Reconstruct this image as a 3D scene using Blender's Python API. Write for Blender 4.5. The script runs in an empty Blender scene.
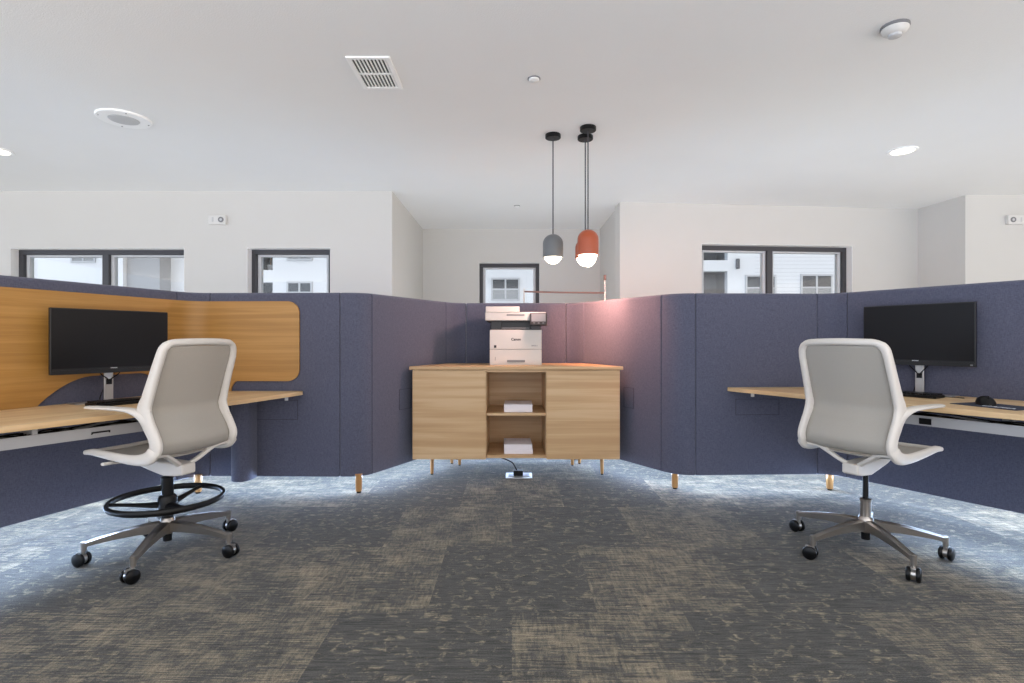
import bpy, bmesh, math, random
from mathutils import Vector, Matrix
random.seed(7)
C = bpy.context.scene.collection
sc = bpy.context.scene
PI = math.pi
F = 540.0; Y0 = 340.0; H = 1.10; CEIL = 2.74

# ------------------------------------------------------------------ helpers
def s2l(c):
    def f(v):
        v = v / 255.0
        return v / 12.92 if v <= .04045 else ((v + .055) / 1.055) ** 2.4
    return tuple(f(v) for v in c) + (1.0,)

def new_mat(name):
    m = bpy.data.materials.new(name); m.use_nodes = True
    nt = m.node_tree
    b = nt.nodes['Principled BSDF']
    return m, nt, b

def N(nt, kind, **kw):
    n = nt.nodes.new(kind)
    for k, v in kw.items():
        if k in n.inputs: n.inputs[k].default_value = v
        else: setattr(n, k, v)
    return n

def mat(name, col, rough=.5, metal=0.0, noise=0.0, nscale=40.0, bump=0.0, bscale=200.0, spec=.5, coat=0):
    m, nt, b = new_mat(name)
    c = s2l(col)
    b.inputs['Base Color'].default_value = c
    b.inputs['Roughness'].default_value = rough
    b.inputs['Metallic'].default_value = metal
    b.inputs['Specular IOR Level'].default_value = spec
    b.inputs['Coat Weight'].default_value = coat
    tc = N(nt, 'ShaderNodeTexCoord')
    no = N(nt, 'ShaderNodeTexNoise'); no.inputs['Scale'].default_value = nscale; no.inputs['Detail'].default_value = 4
    nt.links.new(tc.outputs['Object'], no.inputs['Vector'])
    mx = N(nt, 'ShaderNodeMix', data_type='RGBA')
    k = max(noise, .02)
    mx.inputs['A'].default_value = tuple(v * (1 - k) for v in c[:3]) + (1,)
    mx.inputs['B'].default_value = tuple(min(1, v * (1 + k)) for v in c[:3]) + (1,)
    nt.links.new(no.outputs['Fac'], mx.inputs['Factor'])
    nt.links.new(mx.outputs['Result'], b.inputs['Base Color'])
    if bump:
        n2 = N(nt, 'ShaderNodeTexNoise'); n2.inputs['Scale'].default_value = bscale; n2.inputs['Detail'].default_value = 3
        nt.links.new(tc.outputs['Object'], n2.inputs['Vector'])
        bp = N(nt, 'ShaderNodeBump'); bp.inputs['Strength'].default_value = bump; bp.inputs['Distance'].default_value = .003
        nt.links.new(n2.outputs['Fac'], bp.inputs['Height'])
        nt.links.new(bp.outputs['Normal'], b.inputs['Normal'])
    return m

def wood(name, c1, c2, c3, scale=(1.2, 14, 14), rough=.45, rot=(0, 0, 0)):
    """long soft bands of grain; the grain runs along the texture's x axis"""
    m, nt, b = new_mat(name)
    tc = N(nt, 'ShaderNodeTexCoord')
    mp0 = N(nt, 'ShaderNodeMapping'); mp0.inputs['Rotation'].default_value = rot
    nt.links.new(tc.outputs['Object'], mp0.inputs['Vector'])
    mp = N(nt, 'ShaderNodeMapping'); mp.inputs['Scale'].default_value = scale
    nt.links.new(mp0.outputs['Vector'], mp.inputs['Vector'])
    n1 = N(nt, 'ShaderNodeTexNoise'); n1.inputs['Scale'].default_value = 1.0; n1.inputs['Detail'].default_value = 5; n1.inputs['Distortion'].default_value = .6
    nt.links.new(mp.outputs['Vector'], n1.inputs['Vector'])
    mp2 = N(nt, 'ShaderNodeMapping'); mp2.inputs['Scale'].default_value = (scale[0] * 3, scale[1] * 9, scale[2] * 9)
    nt.links.new(mp0.outputs['Vector'], mp2.inputs['Vector'])
    n2 = N(nt, 'ShaderNodeTexNoise'); n2.inputs['Scale'].default_value = 1.0; n2.inputs['Detail'].default_value = 3
    nt.links.new(mp2.outputs['Vector'], n2.inputs['Vector'])
    r = N(nt, 'ShaderNodeValToRGB')
    e = r.color_ramp.elements
    e[0].position = .36; e[0].color = s2l(c1); e[1].position = .64; e[1].color = s2l(c3)
    k = e.new(.5); k.color = s2l(c2)
    ad = N(nt, 'ShaderNodeMath', operation='MULTIPLY_ADD'); ad.inputs[1].default_value = .30; 
    nt.links.new(n2.outputs['Fac'], ad.inputs[0])
    sb = N(nt, 'ShaderNodeMath', operation='SUBTRACT'); sb.inputs[1].default_value = .15
    nt.links.new(n1.outputs['Fac'], sb.inputs[0]); nt.links.new(sb.outputs[0], ad.inputs[2])
    nt.links.new(ad.outputs[0], r.inputs['Fac'])
    nt.links.new(r.outputs['Color'], b.inputs['Base Color'])
    b.inputs['Roughness'].default_value = rough
    return m

def fabric(name, c1, c2):
    m, nt, b = new_mat(name)
    tc = N(nt, 'ShaderNodeTexCoord')
    mp = N(nt, 'ShaderNodeMapping'); mp.inputs['Scale'].default_value = (60, 60, 420)
    nt.links.new(tc.outputs['Object'], mp.inputs['Vector'])
    n1 = N(nt, 'ShaderNodeTexNoise'); n1.inputs['Scale'].default_value = 1; n1.inputs['Detail'].default_value = 4
    nt.links.new(mp.outputs['Vector'], n1.inputs['Vector'])
    mp2 = N(nt, 'ShaderNodeMapping'); mp2.inputs['Scale'].default_value = (420, 420, 50)
    nt.links.new(tc.outputs['Object'], mp2.inputs['Vector'])
    n2 = N(nt, 'ShaderNodeTexNoise'); n2.inputs['Scale'].default_value = 1; n2.inputs['Detail'].default_value = 4
    nt.links.new(mp2.outputs['Vector'], n2.inputs['Vector'])
    a = N(nt, 'ShaderNodeMath', operation='ADD'); nt.links.new(n1.outputs['Fac'], a.inputs[0]); nt.links.new(n2.outputs['Fac'], a.inputs[1])
    r = N(nt, 'ShaderNodeMapRange'); r.inputs['From Min'].default_value = .75; r.inputs['From Max'].default_value = 1.25
    nt.links.new(a.outputs[0], r.inputs['Value'])
    mx = N(nt, 'ShaderNodeMix', data_type='RGBA'); mx.inputs['A'].default_value = s2l(c1); mx.inputs['B'].default_value = s2l(c2)
    nt.links.new(r.outputs['Result'], mx.inputs['Factor'])
    nt.links.new(mx.outputs['Result'], b.inputs['Base Color'])
    b.inputs['Roughness'].default_value = .95
    b.inputs['Sheen Weight'].default_value = .25
    b.inputs['Specular IOR Level'].default_value = .2
    bp = N(nt, 'ShaderNodeBump'); bp.inputs['Strength'].default_value = .25; bp.inputs['Distance'].default_value = .001
    nt.links.new(a.outputs[0], bp.inputs['Height']); nt.links.new(bp.outputs['Normal'], b.inputs['Normal'])
    return m

def emis(name, col, strength):
    m, nt, b = new_mat(name)
    b.inputs['Base Color'].default_value = s2l(col)
    b.inputs['Emission Color'].default_value = s2l(col)
    b.inputs['Emission Strength'].default_value = strength
    return m

class MB:
    def __init__(s): s.bm = bmesh.new(); s.M = Matrix.Identity(4)
    def v(s, p): return s.bm.verts.new(s.M @ Vector(p))
    def f(s, vs):
        try: return s.bm.faces.new(vs)
        except ValueError: return None
    def box(s, x0, x1, y0, y1, z0, z1):
        a = [s.v(p) for p in ((x0,y0,z0),(x1,y0,z0),(x1,y1,z0),(x0,y1,z0),(x0,y0,z1),(x1,y0,z1),(x1,y1,z1),(x0,y1,z1))]
        for q in ((3,2,1,0),(4,5,6,7),(0,1,5,4),(1,2,6,5),(2,3,7,6),(3,0,4,7)): s.f([a[i] for i in q])
        return s
    def prism(s, pts, z0, z1):
        lo = [s.v((p[0], p[1], z0)) for p in pts]; hi = [s.v((p[0], p[1], z1)) for p in pts]
        n = len(pts); s.f(lo[::-1]); s.f(hi)
        for i in range(n): s.f([lo[i], lo[(i+1) % n], hi[(i+1) % n], hi[i]])
        return s
    def ring(s, c, n, up, rx, ry, seg, sup=1.0):
        n = Vector(n).normalized(); up = Vector(up)
        x = up.cross(n)
        if x.length < 1e-5: x = Vector((1, 0, 0)).cross(n)
        x.normalize(); y = n.cross(x)
        out = []
        for k in range(seg):
            a = 2 * PI * k / seg
            ca, sa = math.cos(a), math.sin(a)
            ca = math.copysign(abs(ca) ** sup, ca); sa = math.copysign(abs(sa) ** sup, sa)
            out.append(s.v(Vector(c) + x * (rx * ca) + y * (ry * sa)))
        return out
    def tube(s, pts, r, seg=12, up=(0, 0, 1), closed=False, sup=1.0, caps=True):
        pts = [Vector(p) for p in pts]; n = len(pts)
        rr = []
        for i in range(n):
            a = r[i] if isinstance(r, (list, tuple)) and not isinstance(r[0], (int, float)) else (r if isinstance(r, (int, float)) else (r[i] if len(r) == n and isinstance(r[i], (int, float)) and not (len(r) == 2 and n != 2) else r))
            if isinstance(a, (int, float)): a = (a, a)
            rr.append(a)
        rings = []
        for i in range(n):
            if closed: t = pts[(i+1) % n] - pts[i-1]
            else: t = pts[min(i+1, n-1)] - pts[max(i-1, 0)]
            rings.append(s.ring(pts[i], t, up, rr[i][0], rr[i][1], seg, sup))
        m = n if closed else n - 1
        for i in range(m):
            A = rings[i]; B = rings[(i+1) % n]
            for k in range(seg): s.f([A[k], A[(k+1) % seg], B[(k+1) % seg], B[k]])
        if not closed and caps: s.f(rings[0][::-1]); s.f(rings[-1])
        return s
    def lathe(s, prof, c=(0, 0, 0), seg=32, M=None):
        c = Vector(c); M = M or Matrix.Identity(3)
        rings = []
        for (r, z) in prof:
            if r < 1e-6: rings.append([s.v(c + M @ Vector((0, 0, z)))])
            else: rings.append([s.v(c + M @ Vector((r * math.cos(2*PI*k/seg), r * math.sin(2*PI*k/seg), z))) for k in range(seg)])
        for A, B in zip(rings, rings[1:]):
            for k in range(seg):
                k2 = (k+1) % seg
                if len(A) == 1 and len(B) == 1: continue
                if len(A) == 1: s.f([A[0], B[k2], B[k]])
                elif len(B) == 1: s.f([A[k], A[k2], B[0]])
                else: s.f([A[k], A[k2], B[k2], B[k]])
        if len(rings[0]) > 1: s.f(rings[0][::-1])
        if len(rings[-1]) > 1: s.f(rings[-1])
        return s
    def cyl(s, p0, p1, r, seg=16, r1=None): return s.tube([p0, p1], [(r, r), (r1 or r, r1 or r)], seg)
    def grid(s, rows):
        V = [[s.v(p) for p in row] for row in rows]
        for i in range(len(V)-1):
            for j in range(len(V[0])-1): s.f([V[i][j], V[i+1][j], V[i+1][j+1], V[i][j+1]])
        return s
    def build(s, name, m, parent=None, bevel=0, smooth=None, solid=0, subsurf=0, origin=None):
        bm = s.bm
        bmesh.ops.recalc_face_normals(bm, faces=bm.faces)
        if origin is not None: bmesh.ops.translate(bm, verts=bm.verts, vec=-Vector(origin))
        me = bpy.data.meshes.new(name); bm.to_mesh(me); bm.free()
        o = bpy.data.objects.new(name, me); C.objects.link(o)
        if origin is not None: o.location = origin
        me.materials.append(m)
        if smooth is None: smooth = True
        for p in me.polygons: p.use_smooth = smooth
        if smooth and not subsurf: me.set_sharp_from_angle(angle=math.radians(38))
        if solid:
            md = o.modifiers.new('Solid', 'SOLIDIFY'); md.thickness = solid; md.offset = 0
        if bevel:
            md = o.modifiers.new('Bevel', 'BEVEL'); md.width = bevel; md.segments = 3; md.limit_method = 'ANGLE'; md.angle_limit = math.radians(40); md.harden_normals = True
        if subsurf:
            md = o.modifiers.new('Sub', 'SUBSURF'); md.levels = subsurf; md.render_levels = subsurf
        if parent: o.parent = parent
        return o

def tag(o, label, cat, group=None):
    o['label'] = label; o['category'] = cat
    if group: o['group'] = group
    return o
def thing(name, label, cat, loc=(0, 0, 0), rz=0, group=None):
    o = bpy.data.objects.new(name, None); C.objects.link(o)
    o.location = loc; o.rotation_euler = (0, 0, rz); o.empty_display_size = .1
    return tag(o, label, cat, group)
def struct(o): o['kind'] = 'structure'; return o
def stay(o, parent):
    """parent an object built in world coordinates, keeping it where it is"""
    loc = Vector(parent.location); R = Matrix.Rotation(parent.rotation_euler.z, 4, 'Z')
    o.parent = parent
    o.matrix_parent_inverse = (Matrix.Translation(loc) @ R).inverted()
    return o
def bez(a, c, b, n=8):
    return [((1-t)**2*a[0]+2*t*(1-t)*c[0]+t*t*b[0], (1-t)**2*a[1]+2*t*(1-t)*c[1]+t*t*b[1]) for t in [i/n for i in range(n+1)]]
def crom(pts, n=6):
    P = [Vector(p) for p in pts]; P = [2*P[0]-P[1]] + P + [2*P[-1]-P[-2]]
    out = []
    for i in range(1, len(P)-2):
        for k in range(n):
            t = k / n
            out.append(.5*((2*P[i])+(-P[i-1]+P[i+1])*t+(2*P[i-1]-5*P[i]+4*P[i+1]-P[i+2])*t*t+(-P[i-1]+3*P[i]-3*P[i+1]+P[i+2])*t**3))
    out.append(P[-2]); return out
def text_mesh(name, txt, size, m, loc, rot, parent=None, extrude=.0006):
    cu = bpy.data.curves.new(name, 'FONT'); cu.body = txt; cu.size = size; cu.extrude = extrude; cu.offset = size*.035
    cu.align_x = 'CENTER'; cu.align_y = 'CENTER'
    t = bpy.data.objects.new(name, cu); C.objects.link(t)
    dg = bpy.context.evaluated_depsgraph_get(); dg.update()
    me = bpy.data.meshes.new_from_object(t.evaluated_get(dg)); me.name = name
    bpy.data.objects.remove(t)
    o = bpy.data.objects.new(name, me); C.objects.link(o)
    me.materials.clear(); me.materials.append(m)
    o.location = loc; o.rotation_euler = rot
    if parent: o.parent = parent
    return o
def grid_wall(mb, x0, x1, z0, z1, y0, y1, holes):
    xs = sorted({x0, x1, *[h[0] for h in holes], *[h[1] for h in holes]})
    for a, b in zip(xs, xs[1:]):
        hs = sorted([h for h in holes if h[0] <= a + 1e-6 and h[1] >= b - 1e-6], key=lambda h: h[2])
        z = z0
        for h in hs:
            if h[2] > z + 1e-6: mb.box(a, b, y0, y1, z, h[2])
            z = h[3]
        if z < z1 - 1e-6: mb.box(a, b, y0, y1, z, z1)

# ------------------------------------------------------------------ materials
M_wall = mat('painted_wall', (206, 204, 199), .9, noise=.02, nscale=3, bump=.15, bscale=90)
M_ceil = mat('ceiling_paint', (240, 240, 238), .95, noise=.02, nscale=2, bump=.5, bscale=130)
M_fab = fabric('screen_fabric', (77, 79, 96), (98, 100, 118))
M_seam = mat('seam_shadow_gap', (60, 61, 74), .95)
M_oak = wood('cabinet_oak', (186, 150, 107), (196, 161, 118), (205, 173, 132), (.7, 20, 20))
M_desk = wood('desk_maple', (208, 173, 126), (219, 186, 141), (227, 198, 156), (1.2, 10, 10))
M_board = wood('amber_board', (165, 120, 58), (175, 129, 64), (185, 139, 74), (.8, .8, 30))
M_deskR = wood('desk_maple_right', (208, 173, 126), (219, 186, 141), (227, 198, 156), (1.2, 10, 10), rot=(0, 0, math.radians(58)))
M_deskL = wood('desk_maple_left', (208, 173, 126), (219, 186, 141), (227, 198, 156), (1.2, 10, 10), rot=(0, 0, math.radians(-62)))
M_leg = wood('leg_oak', (150, 108, 60), (170, 124, 72), (184, 140, 88), (20, 20, 2))
M_white = mat('chair_plastic', (216, 210, 202), .42, noise=.01)
M_black = mat('black_plastic', (13, 13, 14), .38, spec=.3)
M_rubber = mat('black_rubber', (9, 9, 10), .35, spec=.3)
M_chrome = mat('polished_aluminium', (196, 190, 184), .30, 1.0)
M_silver = mat('silver_metal', (190, 188, 186), .35, .8)
M_rail = mat('grey_steel_rail', (172, 172, 174), .45, .1)
M_frame = mat('dark_window_frame', (62, 62, 66), .5)
M_sash = mat('light_window_sash', (206, 208, 210), .45)
M_reveal = mat('white_reveal', (236, 236, 234), .8)  # wall paint made paler: sky light on the jambs is put into the colour
M_screen = mat('monitor_screen', (22, 21, 23), .34, spec=.2)
M_bezel = mat('monitor_bezel', (12, 12, 14), .42)
M_prn = mat('printer_shell', (196, 192, 187), .5)
M_prnd = mat('printer_dark', (34, 32, 34), .45)
M_lcd = mat('printer_display', (128, 130, 134), .25)
M_paper = mat('paper_wrap', (226, 220, 224), .7)
M_mark = mat('pale_mark', (205, 208, 215), .6)
M_fix = mat('fixture_white', (250, 250, 248), .5)
M_fix2 = mat('device_white', (216, 214, 210), .5)
M_fixg = mat('fixture_grille', (196, 196, 196), .6)
M_ventd = mat('vent_slot_dark', (40, 42, 44), .8)
M_ring = mat('fixture_grey', (120, 120, 122), .4)
M_copper = mat('orange_shade', (174, 82, 48), .38, .0, coat=.3)
M_shadeg = mat('grey_shade', (108, 110, 112), .45, .0)
M_globe = emis('lit_globe', (255, 240, 215), 6.0)
M_down = emis('lit_downlight', (255, 244, 226), 4.0)
M_pad = mat('mouse_pad_cloth', (48, 54, 72), .85)
M_side = mat('white_siding', (184, 187, 192), .8)
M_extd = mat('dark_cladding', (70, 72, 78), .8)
M_extg = mat('grey_cladding', (128, 129, 132), .8)
M_extf = mat('outside_window_frame', (150, 153, 158), .6)
M_extp = mat('outside_window_glass', (44, 48, 54), .4, spec=.1)
M_extb = mat('outside_window_blind', (118, 121, 124), .6, spec=.1)
M_green = mat('green_foliage', (150, 200, 60), .7, noise=.3, nscale=30)
M_rust = mat('copper_rail', (128, 100, 92), .5, .2)

# back mesh of the chairs: an open weave that lets a little of what is behind through
M_net, nt, b = new_mat('chair_mesh_weave')
b.inputs['Base Color'].default_value = s2l((184, 178, 168)); b.inputs['Roughness'].default_value = .8
tc = N(nt, 'ShaderNodeTexCoord'); mp = N(nt, 'ShaderNodeMapping'); mp.inputs['Scale'].default_value = (500, 500, 500)
no = N(nt, 'ShaderNodeTexNoise'); no.inputs['Scale'].default_value = 1.0
nt.links.new(tc.outputs['Object'], mp.inputs['Vector']); nt.links.new(mp.outputs['Vector'], no.inputs['Vector'])
mr = N(nt, 'ShaderNodeMapRange'); mr.inputs['To Min'].default_value = .70; mr.inputs['To Max'].default_value = .86
nt.links.new(no.outputs['Fac'], mr.inputs['Value']); nt.links.new(mr.outputs['Result'], b.inputs['Alpha'])

# window glass
M_glass = bpy.data.materials.new('window_glass'); M_glass.use_nodes = True
nt = M_glass.node_tree; nt.nodes.clear()
o_ = N(nt, 'ShaderNodeOutputMaterial'); tr = N(nt, 'ShaderNodeBsdfTransparent'); gl = N(nt, 'ShaderNodeBsdfGlossy'); gl.inputs['Roughness'].default_value = .02
mx = N(nt, 'ShaderNodeMixShader'); mx.inputs[0].default_value = .05
tr.inputs[0].default_value = (.96, .98, .98, 1)
nt.links.new(tr.outputs[0], mx.inputs[1]); nt.links.new(gl.outputs[0], mx.inputs[2]); nt.links.new(mx.outputs[0], o_.inputs[0])

# siding with horizontal board joints
M_lap, nt, b = new_mat('lap_siding')
tc = N(nt, 'ShaderNodeTexCoord'); sx = N(nt, 'ShaderNodeSeparateXYZ'); nt.links.new(tc.outputs['Object'], sx.inputs[0])
mu = N(nt, 'ShaderNodeMath', operation='MULTIPLY'); mu.inputs[1].default_value = 6.5; nt.links.new(sx.outputs['Z'], mu.inputs[0])
fr = N(nt, 'ShaderNodeMath', operation='FRACT'); nt.links.new(mu.outputs[0], fr.inputs[0])
rp = N(nt, 'ShaderNodeValToRGB'); rp.color_ramp.elements[0].position = .0; rp.color_ramp.elements[0].color = s2l((158, 161, 167)); rp.color_ramp.elements[1].position = .22; rp.color_ramp.elements[1].color = s2l((184, 187, 192))
nt.links.new(fr.outputs[0], rp.inputs['Fac']); nt.links.new(rp.outputs['Color'], b.inputs['Base Color']); b.inputs['Roughness'].default_value = .8

# ------------------------------------------------------------------ carpet
T = .69
dark_known = {}
def tile_light(row, col):
    known = {(2, 0): .9, (1, -1): .85, (1, 0): .15, (1, -2): .1, (1, 1): .75, (0, 0): .1, (0, -1): .9, (0, 1): .8, (0, 2): .2, (0,-2): .75, (0,-3): .2,
             (-1, -1): .12, (-1, 0): .85, (-1, 1): .2, (-1, -2): .8, (2, -1): .3, (2, 1): .25, (1, 2): .3, (1,-3): .6}
    if (row, col) in known: return known[(row, col)]
    r = random.Random(row * 131 + col * 977 + 5)
    return r.choice((.1, .2, .5, .8, .9))
bm = bmesh.new(); lay = bm.faces.layers.float.new('tile_kind'); l2 = bm.faces.layers.float.new('tile_seed')
for row in range(-4, 12):
    ya = 2.18 + row * T; yb_ = ya + T
    off = 0 if row % 2 else -T / 2
    for col in range(-18, 18):
        xa = col * T + off
        vs = [bm.verts.new(p) for p in ((xa, ya, 0), (xa+T, ya, 0), (xa+T, yb_, 0), (xa, yb_, 0))]
        f = bm.faces.new(vs); f[lay] = tile_light(row, col); f[l2] = random.random() * 50
me = bpy.data.meshes.new('floor'); bm.to_mesh(me); bm.free()
flo = bpy.data.objects.new('floor', me); C.objects.link(flo); struct(flo)
m, nt, b = new_mat('carpet_tiles')
tc = N(nt, 'ShaderNodeTexCoord')
at = N(nt, 'ShaderNodeAttribute', attribute_name='tile_kind'); at2 = N(nt, 'ShaderNodeAttribute', attribute_name='tile_seed')
def streak(scale, detail=5, dist=0.0, seedmul=1.0):
    mp = N(nt, 'ShaderNodeMapping'); mp.inputs['Scale'].default_value = scale
    ad = N(nt, 'ShaderNodeVectorMath', operation='ADD'); 
    cm = N(nt, 'ShaderNodeCombineXYZ'); nt.links.new(at2.outputs['Fac'], cm.inputs['Z'])
    nt.links.new(tc.outputs['Object'], ad.inputs[0]); nt.links.new(cm.outputs[0], ad.inputs[1])
    nt.links.new(ad.outputs[0], mp.inputs['Vector'])
    n = N(nt, 'ShaderNodeTexNoise'); n.inputs['Scale'].default_value = 1; n.inputs['Detail'].default_value = detail; n.inputs['Roughness'].default_value = .65; n.inputs['Distortion'].default_value = dist
    nt.links.new(mp.outputs['Vector'], n.inputs['Vector']); return n.outputs['Fac']
def mth(op, a, b_=None, c_=None):
    n = N(nt, 'ShaderNodeMath', operation=op)
    for i, v in enumerate((a, b_, c_)):
        if v is None: continue
        if isinstance(v, (int, float)): n.inputs[i].default_value = v
        else: nt.links.new(v, n.inputs[i])
    return n.outputs[0]
def rng(v, a, b_, c_=0, d=1):
    n = N(nt, 'ShaderNodeMapRange'); nt.links.new(v, n.inputs['Value'])
    for k, q in zip(('From Min', 'From Max', 'To Min', 'To Max'), (a, b_, c_, d)): n.inputs[k].default_value = q
    return n.outputs['Result']
hs = streak((9, 150, 1), 6)
vs_ = streak((85, 14, 1), 5)
big = streak((5, 6, 1), 3)
fl = streak((20, 24, 1), 5, .8)
# threads of beige: strong on light tiles, scattered flecks on dark tiles
lines = mth('ADD', mth('MULTIPLY', hs, .62), mth('MULTIPLY', vs_, .38))
lines = mth('ADD', lines, mth('MULTIPLY', mth('SUBTRACT', big, .5), .45))
lig = rng(lines, .462, .64, 0, .85)
lig = mth('MULTIPLY', lig, rng(at.outputs['Fac'], .25, .9))
dk = mth('MULTIPLY', mth('MULTIPLY', rng(fl, .53, .64), rng(hs, .42, .58)), .8)
fac = mth('MAXIMUM', lig, dk)
basen = rng(streak((10, 130, 1), 4), .35, .65)
cA = N(nt, 'ShaderNodeMix', data_type='RGBA'); cA.inputs['A'].default_value = s2l((60, 60, 58)); cA.inputs['B'].default_value = s2l((93, 92, 88))
nt.links.new(basen, cA.inputs['Factor'])
cB = N(nt, 'ShaderNodeMix', data_type='RGBA'); cB.inputs['B'].default_value = s2l((164, 151, 127))
nt.links.new(cA.outputs['Result'], cB.inputs['A']); nt.links.new(fac, cB.inputs['Factor'])
gr = N(nt, 'ShaderNodeTexNoise'); gr.inputs['Scale'].default_value = 260; gr.inputs['Detail'].default_value = 2
nt.links.new(tc.outputs['Object'], gr.inputs['Vector'])
gm = N(nt, 'ShaderNodeMix', data_type='RGBA', blend_type='MULTIPLY'); gm.inputs['Factor'].default_value = .8
gc = N(nt, 'ShaderNodeCombineColor'); g_ = rng(gr.outputs['Fac'], .3, .7, .40, 1.50)
for k in ('Red', 'Green', 'Blue'): nt.links.new(g_, gc.inputs[k])
nt.links.new(cB.outputs['Result'], gm.inputs['A']); nt.links.new(gc.outputs[0], gm.inputs['B'])
nt.links.new(gm.outputs['Result'], b.inputs['Base Color'])
b.inputs['Roughness'].default_value = 1; b.inputs['Specular IOR Level'].default_value = .1; b.inputs['Sheen Weight'].default_value = .1
bp = N(nt, 'ShaderNodeBump'); bp.inputs['Strength'].default_value = .6; bp.inputs['Distance'].default_value = .004
nt.links.new(gr.outputs['Fac'], bp.inputs['Height']); nt.links.new(bp.outputs['Normal'], b.inputs['Normal'])
me.materials.append(m)

# ------------------------------------------------------------------ room shell
o = MB(); o.box(-9.5, 9.5, -3, 9, CEIL, CEIL + .25); struct(o.build('ceiling', M_ceil))
WY = 5.95; WT = .22
def window(n, org, ang, x0, x1, z0, z1, mull=None, sash_left=True, sash_right=True):
    """dark frame, light sashes and clear panes set back in the opening; local x runs along the wall, local y outwards"""
    e = bpy.data.objects.new('window_%d' % n, None); C.objects.link(e); struct(e)
    e.location = (org[0], org[1], 0); e.rotation_euler = (0, 0, ang)
    d0, d1 = .10, .17; t = .055
    m = MB(); m.box(x0, x1, d0, d1, z1-t, z1); m.box(x0, x0+t, d0, d1, z0, z1-t); m.box(x1-t, x1, d0, d1, z0, z1-t); m.box(x0+t, x1-t, d0, d1, z0, z0+t)
    if mull: m.box(mull-.035, mull+.035, d0, d1, z0+t, z1-t)
    m.build('window_frame', M_frame, e, bevel=.003)
    lights = [(x0+t, mull-.035), (mull+.035, x1-t)] if mull else [(x0+t, x1-t)]
    for a, b_ in lights:
        s = MB(); w = .035
        s.box(a, b_, d1-.03, d1+.03, z1-t-w*.6, z1-t); s.box(a, a+w, d1-.03, d1+.03, z0+t, z1-t-w*.6); s.box(b_-w, b_, d1-.03, d1+.03, z0+t, z1-t-w*.6); s.box(a+w, b_-w, d1-.03, d1+.03, z0+t, z0+t+w)
        sash = s.build('sash', M_sash, e, bevel=.002)
        g = MB(); g.box(a+w, b_-w, d1-.004, d1+.004, z0+t+w, z1-t-w*.6); g.build('pane', M_glass, sash)
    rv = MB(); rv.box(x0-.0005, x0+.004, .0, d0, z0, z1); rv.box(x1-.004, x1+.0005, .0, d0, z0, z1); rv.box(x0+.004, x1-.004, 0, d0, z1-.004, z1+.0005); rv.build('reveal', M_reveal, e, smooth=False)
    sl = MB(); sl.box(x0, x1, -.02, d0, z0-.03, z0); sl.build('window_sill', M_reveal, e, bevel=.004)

def wall_seg(name, org, ang, length, holes=(), x_start=0.0, thick=WT):
    m = MB(); grid_wall(m, x_start, length, 0, CEIL, 0, thick, list(holes))
    ob = m.build(name, M_wall, smooth=False); ob.location = (org[0], org[1], 0); ob.rotation_euler = (0, 0, ang)
    return struct(ob)
ZS = .92
# left part of the far wall
wall_seg('wall_back_left', (-1.32, WY), 0, 0, [(-4.21, -2.29, ZS, 2.112), (-1.60, -.68, ZS, 2.115)], x_start=-8.0)
window(1, (-1.32, WY), 0, -4.21, -2.29, ZS, 2.112, mull=-3.235)
window(2, (-1.32, WY), 0, -1.60, -.68, ZS, 2.115)
# alcove
AY = 7.98
m = MB(); m.box(-1.54, -1.32, WY + WT, AY + WT, 0, CEIL); struct(m.build('wall_alcove_left', M_wall, smooth=False))
wall_seg('wall_alcove_back', (-1.32, AY), 0, 2.62, [(.83, 1.73, ZS, 2.245)])
window(3, (-1.32, AY), 0, .83, 1.73, ZS, 2.245)
m = MB(); m.box(1.30, 1.52, 6.65, AY + WT, 0, CEIL); struct(m.build('wall_alcove_right', M_wall, smooth=False))
# right part of the far wall, very slightly turned
ang = math.atan2(6.76 - 6.42, 5.07 - 1.284)
Lr = math.hypot(3.786, .34)
wall_seg('wall_back_right', (1.284, 6.42), ang, Lr + .2, [(1.005, 2.94, ZS, 2.262)])
window(4, (1.284, 6.42), ang, 1.005, 2.94, ZS, 2.262, mull=1.93)
m = MB(); m.prism([(5.07, 6.95), (5.129, 6.11), (5.129, 6.332), (5.34, 6.332), (5.30, 6.98)], 0, CEIL); struct(m.build('wall_step_right', M_wall, smooth=False))
m = MB(); m.box(5.13, 9.3, 6.11, 6.33, 0, CEIL); struct(m.build('wall_right', M_wall, smooth=False))

# ------------------------------------------------------------------ building outside
bld = thing('apartment_building', 'white sided apartment building seen through the windows across the courtyard', 'building', (0, 22, -3.5))
def P22(px, py): return ((px - 512) / 24.55, H + (340 - py) / 24.55)
recess = []
def rect(a, b_, c_, d):
    x0, _ = P22(a, 0); x1, _ = P22(b_, 0); _, z1 = P22(0, c_); _, z0 = P22(0, d); return (x0, x1, z0, z1)
rs = [(-10.45, -9.75, 3.95, 5.6), (-10.45, -9.75, 1.8, 3.45), (6.9, 8.78, 4.35, 5.9), (6.9, 8.78, 1.6, 3.9), (-16.35, -15.95, 4.2, 5.6), (-15.85, -15.55, 3.1, 3.55)]
m = MB(); grid_wall(m, -26, 9.9, -3.5, 8.5, 22, 22.3, rs); w = m.build('facade', M_side, smooth=False); stay(w, bld)
m = MB(); m.box(9.9, 26, 22.0, 22.3, -3.5, 8.5); stay(m.build('lap_siding_wall', M_lap, smooth=False), bld)
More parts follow.
